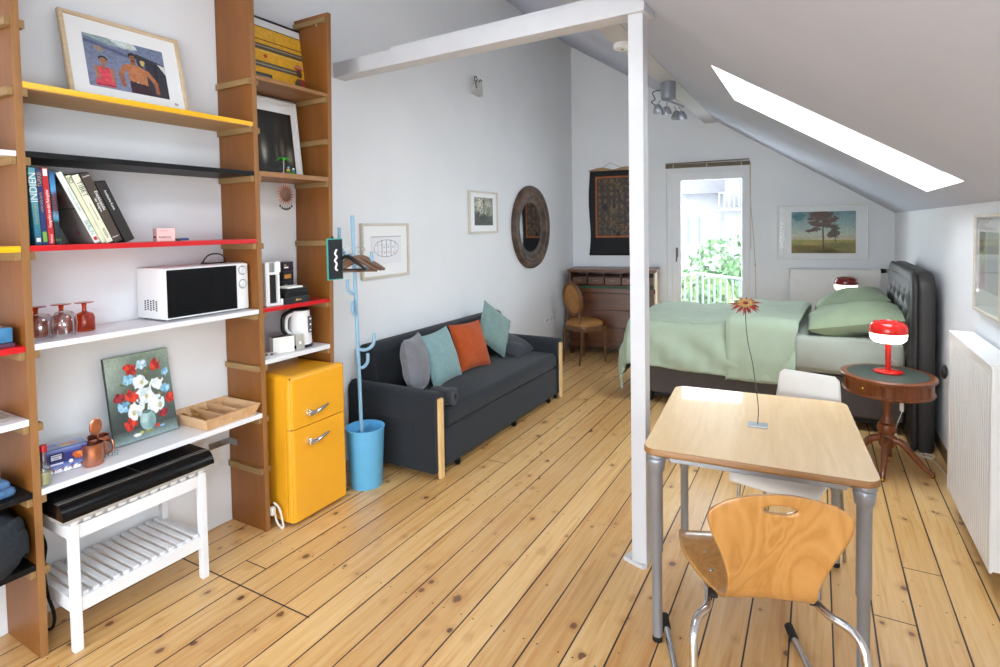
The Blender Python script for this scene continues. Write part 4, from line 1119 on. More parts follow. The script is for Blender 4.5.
# ------------------------------------------------------------------ bench with black case under the lower board
t = thing('bench', 'white slatted bench with lower rack under the shelving unit', 'bench', (-2.60, 1.255, 0))
x0, x1, y0, y1 = -2.765, -2.425, 0.985, 1.522
ZB = 0.487
def wb(lo, hi, b=.003): return MB().box(lo, hi, b)
lg = .031
for xx, yy in ((x1-lg, y0), (x1-lg, y1-lg), (x0, y0), (x0, y1-lg)):
    wb((xx, yy, 0), (xx+lg, yy+lg, ZB)).build('leg', M['whitepaint'], t, world=True)
for zz, nm in ((ZB-.060, 'top_rail'), (.145, 'lower_rail')):
    wb((x1-lg+.006, y0+lg, zz), (x1-.004, y1-lg, zz+.055)).build(nm, M['whitepaint'], t, world=True)
    wb((x0+.004, y0+lg, zz), (x0+lg-.006, y1-lg, zz+.055)).build(nm, M['whitepaint'], t, world=True)
    for yy in (y0+.005, y1-lg+.003):
        wb((x0+lg, yy, zz), (x1-lg, yy+.028, zz+.055)).build(nm, M['whitepaint'], t, world=True)
ns = 13
for zz in (ZB, .200):
    a0_, a1_ = (y0, y1) if zz == ZB else (y0+lg, y1-lg)
    pitch = (a1_-a0_)/ns
    for k in range(ns):
        wb((x0+.002, a0_+k*pitch+.007, zz), (x1-.002 if zz == ZB else x1-.012, a0_+(k+1)*pitch-.008, zz+.013), .002).build('slat', M['whitepaint'], t, world=True)
t = thing('black_case', 'long glossy black case with rounded front lying on the white bench', 'case', (-2.60, 1.255, ZB+.0135))
cz = ZB+.0135
prof = [(-2.775, cz), (-2.430, cz), (-2.412, cz+.006), (-2.412, cz+.016)]
MB().prism(prof+[(-2.775, cz+.016)], 'y', .962, 1.552).build('grey_base', mat('grey_case_base', 'a8a49e', 0.4), t, world=True)
prof = [(-2.412, cz+.016), (-2.410, cz+.024), (-2.416, cz+.044), (-2.432, cz+.064), (-2.452, cz+.073)]
MB().prism(prof+[(-2.775, cz+.076), (-2.775, cz+.016)], 'y', .960, 1.554, smooth=True).build('lid', mat('piano_black', '060607', 0.22, var=0, coat=.15, spec=.35), t, world=True)
MB().tube([(-2.4525, .962, cz+.0735), (-2.4525, 1.552, cz+.0735)], .0016, 6).build('silver_trim', M['steel'], t, world=True)
MB().box((-2.70, 1.266, cz+.0745), (-2.46, 1.268, cz+.0765)).build('lid_seam', M['steel'], t, world=True)
tag(MB().tube([(-2.775, 1.03, .345), (-2.72, 1.02, .315), (-2.665, .99, .26), (-2.63, .985, .17), (-2.62, 1.0, .08), (-2.64, 1.0, .02), (-2.68, .99, .006), (-2.75, 1.0, .006)], .006, 8, smooth=6).build('power_cable', M['cable']), 'black power cable drooping behind the white bench', 'cable')

# ------------------------------------------------------------------ fridge
t = thing('fridge', 'mustard yellow retro two-door fridge at the end of the shelving', 'fridge', (-2.60, 2.18, 0))
FX0, FX1, FY0, FY1 = -2.775, -2.404, 1.985, 2.347
def rbox(x0, x1, y0, y1, z0, z1, r=.03, seg=5, flat=()):
    # box rounded on every edge except those lying wholly in a face named in flat ('z0', 'z1')
    bm = bmesh.new(); bmesh.ops.create_cube(bm, size=1)
    bmesh.ops.scale(bm, vec=(x1-x0, y1-y0, z1-z0), verts=bm.verts)
    bmesh.ops.translate(bm, vec=((x0+x1)/2, (y0+y1)/2, (z0+z1)/2), verts=bm.verts)
    def sharp(e):
        za = [v.co.z for v in e.verts]
        return ('z0' in flat and max(za) < z0+1e-4) or ('z1' in flat and min(za) > z1-1e-4)
    bmesh.ops.bevel(bm, geom=[e for e in bm.edges if not sharp(e)], offset=r, segments=seg, profile=.5, affect='EDGES')
    bmesh.ops.bevel(bm, geom=[e for e in bm.edges if sharp(e)], offset=.003, segments=2, profile=.5, affect='EDGES')
    mb = MB(); mb.frombm(bm); mb.bev = True; return mb
rbox(FX0, FX1-.030, FY0, FY1, .022, .808, .026, flat=('z0',)).build('cabinet', M['fridge'], t, world=True)
rbox(FX1-.062, FX1, FY0-.002, FY1+.031, .5245, .809, .026, flat=('z0',)).build('freezer_door', M['fridge'], t, world=True)
rbox(FX1-.062, FX1, FY0-.002, FY1+.031, .024, .521, .026, flat=('z1', 'z0')).build('fridge_door', M['fridge'], t, world=True)
MB().box((FX1-.040, FY0+.004, .032), (FX1-.008, FY1+.024, .80), .002).build('door_seal', mat('seal_brown', '7a3a12', .6), t, world=True)
for zz in (.590, .432):
    h = MB().lathe([(.020, 0), (.019, .010), (.012, .016), (.001, .017)], (FX1-.001, 2.100, zz), 18, mtx=Matrix.Rotation(R90, 4, 'Y'))
    h.box((FX1, 2.083, zz-.016), (FX1+.028, 2.117, zz+.014), .006, seg=3)
    h.tube([(FX1+.022, 2.100, zz-.002), (FX1+.030, 2.135, zz+.004), (FX1+.028, 2.185, zz+.014), (FX1+.024, 2.222, zz+.022)], [.014, .013, .010, .004], 10, smooth=4)
    h.build('handle', M['chrome'], t, world=True)
for yy in (FY0+.04, FY1-.03):
    for xx in (FX0+.05, FX1-.06): MB().lathe([(.018, 0), (.016, .026)], (xx, yy, 0), 12).build('foot', M['rubber'], t, world=True)
MB().tube([(-2.52, 1.952, .13), (-2.485, 1.955, .11), (-2.47, 1.96, .06), (-2.46, 1.96, .012), (-2.47, 1.955, .005), (-2.50, 1.953, .03), (-2.515, 1.953, .07)], .005, 8, smooth=6).build('power_cord', M['cablew'], t, world=True, label='white power cord')
MB().box((-2.53, 1.925, .07), (-2.50, 1.952, .115), .008).build('power_plug', M['cablew'], t, world=True, label='white plug')

# ------------------------------------------------------------------ coat stand with bucket foot, hangers, hanging board
t = thing('coat_stand', 'sky blue coat stand with an umbrella bucket foot beside the sofa', 'coat stand', (-2.430, 2.560, 0))
prof = [(.001, .004), (.094, .0), (.097, .004), (.115, .352), (.119, .358), (.119, .364), (.112, .364), (.093, .012), (.001, .010)]
MB().lathe(prof, (0, 0, 0), 44, cap=False).build('bucket', M['skyblue'], t)
mb = MB()
for k in range(3):
    an = .6+2*PI*k/3
    mb.box((.008, -.010, .30), (.110, .010, .306), .002, mtx=Matrix.Rotation(an, 4, 'Z'))
mb.build('inner_spokes', M['skyblue'], t)
mb = MB().tube([(-.004, -.020, .011), (-.040, -.024, 1.668)], .0115, 14).build('pole', M['skymetal'], t)
def ponp(z):
    f_ = (z-.011)/(1.665-.011)
    return Vector((-.004-.036*f_, -.020-.004*f_, z))
def hook(z, dx, dy, up=.09, out=.07):
    p = ponp(z); d = Vector((dx, dy, 0)).normalized()
    MB().tube([p, p+d*out*.55+Vector((0, 0, .0)), p+d*out+Vector((0, 0, up*.35)), p+d*out*1.05+Vector((0, 0, up))], .0105, 10, smooth=6).build('hook', M['skymetal'], t)
hook(1.425, -.8, -.55, .17, .080)
hook(1.335, .75, .6, .11, .10)
hook(1.195, -.3, -.9, .085, .05)
hook(1.065, .3, -.9, .085, .05)
hook(.845, .85, .3, .10, .10)
hook(.73, .3, .9, .08, .06)
def hanger(label, loc, rz, m, wd=.30, thick=.008, tilt=0, group='clothes hangers on the coat stand', lbl=None):
    g = thing('clothes_hanger', label, 'hanger', loc, (tilt, 0, rz), group)
    sh = MB().tube([(-wd/2, 0, -.120), (-wd/4, 0, -.075), (0, 0, -.040), (wd/4, 0, -.075), (wd/2, 0, -.120)], [thick*.8, thick, thick*1.25, thick, thick*.8], 8, smooth=5)
    sh.build('shoulder_bar', m, g)
    MB().tube([(-wd/2+.006, 0, -.118), (wd/2-.006, 0, -.118)], thick*.55, 8).build('trouser_bar', m, g)
    MB().tube([(0, 0, -.040), (0, 0, -.012), (.016, 0, .002), (.012, 0, .020), (-.006, 0, .022), (-.014, 0, .010)], .002, 6, smooth=5).build('hook', M['steel'], g)
    return g
WS = wmat(t).translation
hb = Vector((-2.465, 2.500, 1.440))
M['hangerwood'] = wood('hanger_wood', '7d5a44', '5f4231', 'x', 1.2, .4)
hanger('black plastic clothes hanger nearest the camera on the blue coat stand', hb+Vector((.02, -.045, .02)), math.radians(22), M['blackplastic'], .24, .010)
hanger('brown wooden clothes hanger right behind the black one', hb+Vector((.03, .0, .008)), math.radians(38), M['hangerwood'], .28, .012)
hanger('brown wooden clothes hanger between two others on the coat stand', hb+Vector((.04, .03, .012)), math.radians(50), M['hangerwood'], .28, .012)
hanger('brown wooden clothes hanger furthest behind on the coat stand', hb+Vector((.045, .06, .01)), math.radians(60), M['hangerwood'], .28, .012)
t = thing('notice_board', 'small black board with teal edge and white squiggle hung at the shelf end', 'board', (-2.497, 2.346, 1.285), R90-math.radians(8))
MB().box((0, -.012, 0), (.108, 0, .245), .003).build('teal_edge', mat('teal_edge', '3fae9c', .5), t)
MB().box((.005, -.0135, .006), (.104, -.011, .239), .001).build('black_face', mat('chalk_black', '20242a', .7), t)
MB().tube([(.062, -.0145, .18), (.050, -.0145, .155), (.062, -.0145, .135), (.048, -.0145, .115), (.060, -.0145, .095), (.052, -.0145, .07), (.064, -.0145, .055)], .006, 8, smooth=5).build('white_squiggle', M['inkwhite'], t)
MB().box((.040, -.004, .241), (.052, .006, .259), .002).build('hanging_clip', M['darkmetal'], t)

# ------------------------------------------------------------------ sofa
t = thing('sofa', 'charcoal fabric sofa with pale wooden arm posts against the left wall', 'sofa', (-2.42, 3.78, 0))
SX0, SX1, SY0, SY1 = -2.785, -2.065, 2.780, 4.790
MB().box((SX0+.03, SY0+.115, .050), (SX1-.015, SY1-.115, .285), .012, seg=3).build('base', M['sofa'], t, world=True)
MB().box((SX1-.035, SY0+.120, .048), (SX1-.004, SY1-.120, .282), .008, seg=3).build('front_panel', M['sofa'], t, world=True)
def seat_fn():
    mb = MB()
    X0, X1, Y0, Y1, Z0, Z1 = SX0+.15, SX1+.004, SY0+.117, SY1-.117, .290, .425
    bm = bmesh.new(); bmesh.ops.create_cube(bm, size=1)
    bmesh.ops.scale(bm, vec=(X1-X0, Y1-Y0, Z1-Z0), verts=bm.verts)
    bmesh.ops.bevel(bm, geom=bm.edges[:], offset=.045, segments=5, profile=.5, affect='EDGES')
    bmesh.ops.translate(bm, vec=((X0+X1)/2, (Y0+Y1)/2, (Z0+Z1)/2), verts=bm.verts)
    mb.frombm(bm); return mb
seat_fn().build('seat_cushion', M['sofa'], t, world=True)
mb = MB()
pf = [(SX0, .06), (SX0+.20, .06), (SX0+.20, .42), (SX0+.145, .74), (SX0+.125, .772), (SX0+.09, .786), (SX0+.04, .785), (SX0+.012, .77), (SX0, .74)]
def extr_y(pf, y0, y1, bev=.012):
    bm = bmesh.new()
    vs = [bm.verts.new((x, y0, z)) for x, z in pf]
    f = bm.faces.new(vs)
    r = bmesh.ops.extrude_face_region(bm, geom=[f])
    bmesh.ops.translate(bm, vec=(0, y1-y0, 0), verts=[e for e in r['geom'] if isinstance(e, bmesh.types.BMVert)])
    bmesh.ops.recalc_face_normals(bm, faces=bm.faces)
    bmesh.ops.bevel(bm, geom=bm.edges[:], offset=bev, segments=3, profile=.5, affect='EDGES')
    mb = MB(); mb.frombm(bm); return mb
extr_y(pf, SY0+.10, SY1-.10, .015).build('backrest', M['sofa'], t, world=True)
for y0, y1 in ((SY0, SY0+.115), (SY1-.115, SY1)):
    # armrest with rounded top across its width
    w_ = y1-y0; prof = []
    for k in range(13):
        an = PI*k/12
        prof.append((y0+w_/2-w_/2*math.cos(an), .490+.060*math.sin(an)))
    pts = [(y0, .045)]+prof+[(y1, .045)]
    mb = MB().prism(pts, 'x', SX0, SX1-.006, smooth=True)
    mb.prism([(y0+.004, .055)]+[((a_-(y0+y1)/2)*.96+(y0+y1)/2, b_-.003) for a_, b_ in prof]+[(y1-.004, .055)], 'x', SX1-.008, SX1+.002, smooth=True)
    ar = mb.build('armrest', M['sofa'], t, world=True, angle=50)
    MB().box((SX0+.22, y0-.004 if y0 < 3 else y0+.05, .12), (SX1-.16, y0+.01 if y0 < 3 else y0+.055, .36), .004).build('side_pocket', M['sofa'], ar, world=True)
    MB().box((SX1-.005, (y0+y1)/2-.027, 0), (SX1+.018, (y0+y1)/2+.027, .512), .0105, seg=4).build('wooden_post', M['pine'], t, world=True, label='pale wood front post')
    MB().box((SX1-.04, (y0+y1)/2+(.03 if y0 < 3 else -.07), .0), (SX1-.012, (y0+y1)/2+(.07 if y0 < 3 else -.03), .06), .003).build('leg', M['blackplastic'], t, world=True)
    MB().box((SX0+.03, (y0+y1)/2-.02, 0), (SX0+.07, (y0+y1)/2+.02, .06), .003).build('leg', M['blackplastic'], t, world=True)
for yy in (3.06, 3.86, 4.52):
    c = MB().lathe([(.022, -.009), (.024, -.004), (.024, .004), (.022, .009)], (SX1-.022, yy, .024), 18, mtx=Matrix.Rotation(R90, 4, 'X'))
    c.box((SX1-.040, yy-.013, .024), (SX1-.004, yy+.013, .058), .006)
    c.build('caster', M['blackplastic'], t, world=True)

def cushion(name, label, m, s, tk, loc, rot, wr=.01, seed=0, sy=None, group=None, cat='cushion', n=26, pin=.07, pipe=.003):
    r = np.random.RandomState(seed); ph = r.rand(10)*6.28
    sy = sy or s
    def surf(sgn):
        def fn(u, v):
            a_, b_ = u*2-1, v*2-1
            e = max(0, (1-a_**2))*max(0, (1-b_**2))
            x = s/2*a_*(1-pin*(1-b_*b_)); z = sy/2*b_*(1-pin*(1-a_*a_))
            th = tk/2*e**.42
            th += wr*e**.3*(math.sin(a_*4+ph[0]+b_*2)*.5+math.sin(b_*7+a_*5+ph[1])*.35+math.sin((a_+b_)*9+ph[2])*.15)*(1 if sgn > 0 else .6)
            return (x, sgn*max(th, 0.0005*(1 if e > 0 else 0)), z)
        return fn
    mb = MB().grid(n, n, surf(1)).grid(n, n, surf(-1))
    mb.tube([(surf(1)(k/n, 0)) for k in range(n)]+[(surf(1)(1, k/n)) for k in range(n)]+[(surf(1)(1-k/n, 1)) for k in range(n)]+[(surf(1)(0, 1-k/n)) for k in range(n)], pipe, 6, closed=True)
    o = mb.build(name, m)
    o.location = loc; o.rotation_euler = rot
    return tag(o, label, cat, group)
def rotm(z, tilt, spin=0):   # cushion faces local -y; spin in its own plane, tilt back, turn
    return (Matrix.Rotation(z, 3, 'Z') @ Matrix.Rotation(tilt, 3, 'X') @ Matrix.Rotation(spin, 3, 'Y')).to_euler()
cushion('throw_pillow', 'grey velvet throw pillow leaning at the left end of the sofa', M['greyvelvet'], .40, .17, (-2.475, 3.130, .620), rotm(R90+.42, -.16, .05), seed=2)
cushion('throw_pillow', 'light teal throw pillow between the grey and the orange ones', M['teal'], .395, .14, (-2.470, 3.425, .612), rotm(R90+.05, -.32, -.05), seed=3)
cushion('throw_pillow', 'rust orange throw pillow in the middle of the sofa', M['orange'], .385, .13, (-2.480, 3.855, .615), rotm(R90-.12, -.34, .03), seed=4)
cushion('throw_pillow', 'sage teal throw pillow balanced on one corner, right of the orange one', M['teal2'], .385, .13, (-2.500, 4.290, .672), rotm(R90-.1, -.30, .66), seed=5)
cushion('dark_pillow', 'small charcoal pillow lying at the right end of the sofa', M['greyblanket'], .36, .17, (-2.46, 4.50, .490), ((Matrix.Rotation(R90, 3, 'Z') @ Matrix.Rotation(-1.25, 3, 'X')).to_euler()), seed=6, sy=.34, wr=.014)
# rolled blanket at the near arm
mb = MB()
pr = []
for k in range(70):
    an = k/69*2*PI*2.6; rr = .050-.0066*an/ (2*PI)*2.2
    pr.append((rr*math.cos(an+.9), rr*math.sin(an+.9)))
vs = []; nl = 10
for j in range(nl+1):
    x = -.08+.16*j/nl
    for k, (p, q) in enumerate(pr): vs.append((x, p*(1+.03*math.sin(j*1.3)), q+.055+.004*math.sin(j*.9)))
fs = [(j*70+k, j*70+k+1, (j+1)*70+k+1, (j+1)*70+k) for j in range(nl) for k in range(69)]
mb.add(vs, fs)
o = mb.build('rolled_blanket', M['greyblanket'], solid=.010, fixn=False)
o.location = (-2.125, 2.975, .424); o.rotation_euler = (0, 0, math.radians(8))
tag(o, 'rolled charcoal blanket beside the near arm of the sofa', 'blanket')

# ------------------------------------------------------------------ on the left wall
a = Art(120, 96, 'e6e5ea')
a.rect(0, 0, 1, .04, 'b9b6bc'); a.rect(0, 0, .02, 1, 'c9c7cc')
a.ell(.5, .44, .405, .31, '6a6258', soft=.02); a.ell(.5, .44, .395, .295, 'e9eaf0', soft=.02)
for q in (.22, .35, .5, .65, .79): a.line(q, .13+.5*abs(q-.5)**2, q, .74-.5*abs(q-.5)**2, .004, '4a4640')
a.line(.12, .32, .88, .31, .003, 'a8a49c'); a.line(.12, .56, .88, .55, .003, 'a8a49c')
for q in (.42, .57, .72): a.ell(q, .40, .025, .03, '8f9a5a', wob=.3); a.ell(q+.01, .60, .02, .03, 'c9a878', wob=.3)
picture('framed_drawing', 'pale-framed drawing of an oval paned window behind the coat stand', 'picture', (XL+.0005, 2.940, 1.222), R90, .524, .402, .020, .022, M['framegrey'], a, (.10, .10, .09, .095), None)
a = Art(100, 80, '7c7c74')
a.vgrad('8d8d82', '5c5f55'); a.ell(.5, .3, .3, .4, 'a8a698', .6, soft=1); a.ell(.2, .4, .16, .3, 'b4b2a4', .6, soft=.8, wob=.3); a.ell(.85, .42, .1, .3, 'b9b7a8', .5, soft=.8, wob=.3)
a.rect(.47, 0, .53, .4, '5a5c54', .6); a.ell(.5, .85, .6, .22, '4a4e46', .8, soft=.6, wob=.3); a.ell(.78, .45, .03, .12, '2a2c28'); a.ell(.15, .62, .12, .14, '3c4038', .8, .4, .4); a.ell(.45, .72, .2, .1, '3a3e36', .7, .5, .4, 4); a.ell(.3, .25, .14, .16, 'c2c0b2', .7, .8, .4, 8); a.line(.5, .1, .52, .75, .012, '4a4c44', .7); a.line(.2, .3, .12, .6, .008, 'c8c6b8', .7); a.line(.68, .2, .8, .5, .008, 'c8c6b8', .7); a.grain(.35, 40); a.grain(.3, 70, 9); a.a = np.clip((a.a-.45)*1.35+.36, 0, 1)
picture('framed_etching', 'small pale-framed grey etching on the wall above the sofa', 'picture', (XL+.0005, 4.350, 1.526), R90, .525, .400, .018, .024, M['framegrey'], a, (.095, .075, .09, .060), None)
# oval mirror
t = thing('oval_mirror', 'oval mirror in a heavy worn brown and green frame on the left wall', 'mirror', (XL, 5.625, 1.575), R90)
ry, rz_ = .440, .460
mb = MB()
def mf(u, v):
    an = 2*PI*u
    pr_ = [(1.0, 0), (1.0, .03), (.97, .055), (.90, .060), (.84, .045), (.80, .050), (.75, .045), (.70, .022), (.66, .018), (.60, .012)]
    f_ = v*(len(pr_)-1); i_ = min(int(f_), len(pr_)-2); tt = f_-i_
    s_ = pr_[i_][0]*(1-tt)+pr_[i_+1][0]*tt; d_ = pr_[i_][1]*(1-tt)+pr_[i_+1][1]*tt
    d_ += .003*math.sin(an*23)*(.3 < v < .9)
    return (ry*s_*math.cos(an), -d_, rz_*s_*math.sin(an))
mb.grid(96, 27, mf)
m, n, p = base('worn_brown_frame')
f_ = n.noise(n.obj(), 9, 5, .65); g_ = n.noise(n.obj(), 3.0, 3)
cc = n.ramp(f_, [(.3, C('2a1c14')), (.5, C('4c372a')), (.7, C('6e5442'))])
cc = n.mix(n.math('MULTIPLY', n.math('GREATER_THAN', g_, .58), .35), cc, C('424a2a'))
n.l.new(cc, p.inputs['Base Color']); p.inputs['Roughness'].default_value = .55
n.l.new(n.bump(f_, .5, .006), p.inputs['Normal'])
mb.build('frame', m, t)
MB().lathe([(.001, 0), (1, 0)], (0, 0, 0), 64, mtx=Matrix.Translation((0, -.012, 0)) @ Matrix.Rotation(R90, 4, 'X') @ Matrix.Diagonal((ry*.63, rz_*.63, 1, 1)), cap=False).build('mirror_glass', M['mirror'], t)
# small wall sconce high up
t = thing('wall_sconce', 'small grey wall lamp with bare wires high on the left wall', 'lamp', (XL, 4.50, 2.90), R90)
MB().prism([(-.070, -.075), (.075, -.085), (.070, .02), (.045, .055), (-.01, .055), (-.055, .0)], 'y', -.052, -.002).build('shade', mat('grey_shade', 'c9c8c4', .6), t)
mb = MB().tube([(-.06, -.05, .03), (-.085, -.06, .055), (-.06, -.06, .075), (-.03, -.055, .05), (-.065, -.06, .01), (-.04, -.055, -.03)], .004, 6, smooth=5)
mb.tube([(.0, -.054, .03), (.02, -.06, .06), (.05, -.055, .05)], .004, 6, smooth=4)
mb.build('wires', M['cable'], t)
# socket strip by the sofa
t = thing('wall_socket', 'white double wall socket on the left wall behind the sofa arm', 'socket', (XL, 5.975, .425), R90)
for k in range(2):
    MB().box((.005+.14*k, -.010, 0), (.135+.14*k, 0, .078), .003).build('face_plate', M['whiteplastic'], t)
    for q in (.04, .1):
        MB().lathe([(.020, 0), (.018, -.003), (.001, -.003)], (q+.14*k, -.0101, .039), 16, mtx=Matrix.Rotation(R90, 4, 'X') @ Matrix.Diagonal((1, 1, -1, 1))).build('outlet', mat('socket_grey', 'c2c0bd', .5), t)

# ------------------------------------------------------------------ hanging scroll and desk on the back wall
t = thing('hanging_scroll', 'black hanging scroll with orange-bordered brown figure pattern above the desk', 'scroll', bwall(-2.575, .004, 1.195), BW)
SW, SH_ = .620, 1.10
def scr(u, v):
    fl = .012*math.sin(v*PI*2+.6)*(1 if u < .5 else -1)*abs(u-.5)*2
    return (SW*u+fl-.018*max(0, .25-v)*4*(.5-u)*2, -.004-.005*math.sin(u*PI)*(1-v)-.003*math.sin(u*13)*(1-v), SH_*v)
MB().grid(30, 40, scr).build('black_cloth', mat('black_silk', '101014', .7, var=.15, vscale=40), t, solid=.003)
a = Art(110, 160, '4a3e34')
a.grain(.3, 40, 2)
rr = np.random.RandomState(4)
for k in range(150):
    cx, cy = rr.rand(2)
    c_ = ('6e5c46', '5c4c3c', '2e2822', '786448', '3a322c')[k % 5]
    a.ell(cx, cy, .02+.025*rr.rand(), .012+.022*rr.rand(), c_, .75, .4, .4, k)
for j in range(9):
    for i in range(6): a.ell(.1+.16*i+.03*rr.randn()*.4, .08+.105*j, .035, .032, '6e5e48', .5, .5, .5, j*7+i); a.ell(.1+.16*i, .065+.105*j, .013, .012, '8a7658', .6, .5, .3, j)
a.ell(.5, .52, .10, .09, '7c6a50', .7, .4, .3); a.ell(.5, .48, .05, .05, '2a2622', .8); a.ell(.25, .5, .06, .05, '1c1a18', .9, .3, .3)
a.a = np.clip((a.a-.26)*1.35+.19, 0, 1)
b0 = .235
a.build('figure_panel', SW-.16, .765, t, (.085, -.0125, b0+.005))
mb = MB()
ring(mb, SW-.14, .785, .022, .003); mb.xform(Matrix.Translation((.075, -.0105, b0-.005)))
mb.build('orange_border', mat('orange_silk', 'a4582a', .7), t)
mb = MB()
ns = 24
pts = [(-.01+(SW+.02)*k/ns, 1.10+.030*abs(math.sin(k/ns*PI*2.0))**1.5) for k in range(ns+1)]
MB().prism([(-.01, 1.088)]+pts+[(SW+.01, 1.088)], 'y', -.016, -.002).build('top_rod', wood('scroll_rod', 'b08a56', '8c6a3c', 'x'), t)
MB().tube([(.17, -.012, 1.125), (.265, -.006, 1.185), (.275, -.006, 1.186), (.40, -.012, 1.125)], .002, 6).build('hanging_string', M['darkmetal'], t)

DD = .46
t = thing('secretary_desk', 'dark wooden secretary desk with pigeonholes against the back wall', 'desk', bwall(-2.752, .012, 0), BW)
DWd = 1.035
t.scale = (1, 1, .965)
def dbox(name, lo, hi, m, bev=.003): return MB().box(lo, hi, bev).build(name, m, t)
dbox('top', (-.02, -DD-.015, 1.062), (DWd+.02, 0, 1.088), M['walnut'], .006)
dbox('top_moulding', (-.012, -DD-.008, 1.048), (DWd+.012, 0, 1.063), M['walnut'], .004)
dbox('side_panel', (0, -DD, .09), (.022, 0, 1.05), M['walnutz'])
MB().box((DWd-.022, -DD, .09), (DWd, 0, 1.05), .003).build('side_panel', M['palewood'], t, label='right side panel with window light painted into its colour')  # window light on this side is put into the wood colour
dbox('back_panel', (.02, -.012, .09), (DWd-.02, 0, 1.05), M['walnut'])
dbox('pigeonhole_floor', (.02, -DD+.02, .868), (DWd-.02, -.01, .880), M['walnut'])
dbox('middle_shelf', (.02, -DD+.11, .985), (DWd-.02, -.01, .993), M['walnut'])
for q in (.2, .4, .6, .8):
    mb = MB().box((DWd*q-.005, -DD+.10, .88), (DWd*q+.005, -.01, 1.048), .002)
    mb.lathe([(.008, 0), (.006, .02), (.009, .05), (.006, .09), (.008, .105)], (DWd*q, -DD+.092, .880), 10)
    mb.prism([(DWd*q-.06, 1.048), (DWd*q+.06, 1.048), (DWd*q+.012, 1.028), (DWd*q+.004, 1.008), (DWd*q-.004, 1.008), (DWd*q-.012, 1.028)], 'y', -DD+.10, -DD+.108)
    mb.build('divider', M['walnutz'], t)
for k in range(5):
    MB().box((DWd*.2*k+.012+(.012 if k == 0 else 0), -DD+.105, .884), (DWd*.2*(k+1)-.010-(.012 if k == 4 else 0), -DD+.118, .975), .002).build('small_drawer', M['walnut'], t)
    kn = MB().box((DWd*(.2*k+.07), -DD+.103, .93), (DWd*(.2*k+.13), -DD+.106, .938), .0005)
    kn.build('inlay', wood('pale_inlay', 'a88a5c', '8a6c44', 'x'), t)
MB().box((.022, -DD-.012, .850), (DWd-.022, -DD+.11, .8685), .003).build('writing_flap', M['felt'], t, label='green felt writing surface')
dbox('flap_edge', (.0, -DD-.02, .792), (DWd, -DD+.005, .850), M['walnut'], .004)
for z0, z1 in ((.575, .785), (.355, .570), (.135, .350)):
    d = dbox('drawer', (.024, -DD-.004, z0), (DWd-.024, -DD+.02, z1), M['walnut'], .004)
    for q in (.22, .78):
        MB().lathe([(.010, 0), (.012, .006), (.008, .014)], (DWd*q, -DD-.004, (z0+z1)/2), 12, mtx=Matrix.Rotation(R90, 4, 'X')).build('keyhole_plate', M['darkmetal'], d)
dbox('carcass', (.022, -DD+.02, .10), (DWd-.022, -.012, .86), M['walnut'])
dbox('plinth', (-.01, -DD-.008, .10), (DWd+.01, 0, .135), M['walnut'], .004)
for xx in (.0, DWd-.05):
    for yy in (-DD, -.05): MB().prism([(xx, .10), (xx+.05, .10), (xx+.04, 0), (xx+.01, 0)], 'y', yy, yy+.045).build('leg', M['walnutz'], t)
# antique chair
t = thing('antique_chair', 'antique wooden chair with oval tan medallion back at the desk', 'chair', (-2.365, 6.130, 0), math.radians(-26))
sw, sd = .40, .37
def leg_round(x, y, h): return MB().lathe([(.009, 0), (.012, .01), (.016, h*.5), (.020, h*.86), (.024, h*.88), (.018, h*.9), (.024, h*.92), (.024, h)], (x, y, 0), 14)
for sx_ in (-1, 1):
    leg_round(sx_*(sw/2-.02), sd/2-.02, .415).build('leg', M['chairwood'], t)
    MB().tube([(sx_*(sw/2-.055), -sd/2-.02, 0), (sx_*(sw/2-.06), -sd/2+.02, .22), (sx_*(sw/2-.06), -sd/2+.03, .42)], [.011, .015, .019], 10, smooth=4).build('leg', M['chairwood'], t)
def seat_ring(k, z, ins=0):
    out = []
    for i in range(40):
        an = 2*PI*i/40
        c_, s_ = math.cos(an), math.sin(an)
        x = math.copysign(abs(c_)**.55, c_)*(sw/2-ins)*(1 if s_ > 0 else .88+.12*(1+s_)); y = math.copysign(abs(s_)**.6, s_)*(sd/2-ins)
        out.append((x*k, y*k, z))
    return out
def rings_mesh(rs, cap=True):
    n = len(rs[0]); V = [p for r in rs for p in r]
    F = [(i*n+k, i*n+(k+1) % n, (i+1)*n+(k+1) % n, (i+1)*n+k) for i in range(len(rs)-1) for k in range(n)]
    if cap: F += [tuple(reversed(range(n))), tuple((len(rs)-1)*n+k for k in range(n))]
    return MB().add(V, F)
rings_mesh([seat_ring(1, .375), seat_ring(1.01, .39), seat_ring(1.01, .425), seat_ring(.99, .435)]).build('seat_rail', M['chairwood'], t)
rings_mesh([seat_ring(.985, .434), seat_ring(1.0, .455), seat_ring(.95, .478), seat_ring(.8, .492), seat_ring(.5, .500), seat_ring(.05, .503)]).build('seat', M['tan'], t, angle=80)
TBk = Matrix.Translation((0, -sd/2+.015, .742)) @ Matrix.Rotation(math.radians(9), 4, 'X')
mb = MB()
mb.tube([tuple(TBk @ Vector((.145*math.cos(2*PI*k/36), 0, .185*math.sin(2*PI*k/36)))) for k in range(36)], .021, 10, closed=True)
mb.sphere(TBk @ Vector((0, 0, .205)), .022, 12, 8, sc=(1.6, .8, .8))
mb.build('back_frame', M['chairwood'], t)
mb = MB()
mb.sphere((0, 0, 0), 1, 28, 16).xform(TBk @ Matrix.Diagonal((.132, .022, .172, 1)))
mb.build('backrest', M['tan'], t)
for sx_ in (-1, 1):
    MB().tube([(sx_*.115, -sd/2+.03, .42), (sx_*.10, -sd/2+.028, .52), tuple(TBk @ Vector((sx_*.09, 0, -.155)))], [.018, .013, .015], 10, smooth=4).build('back_support', M['chairwood'], t)

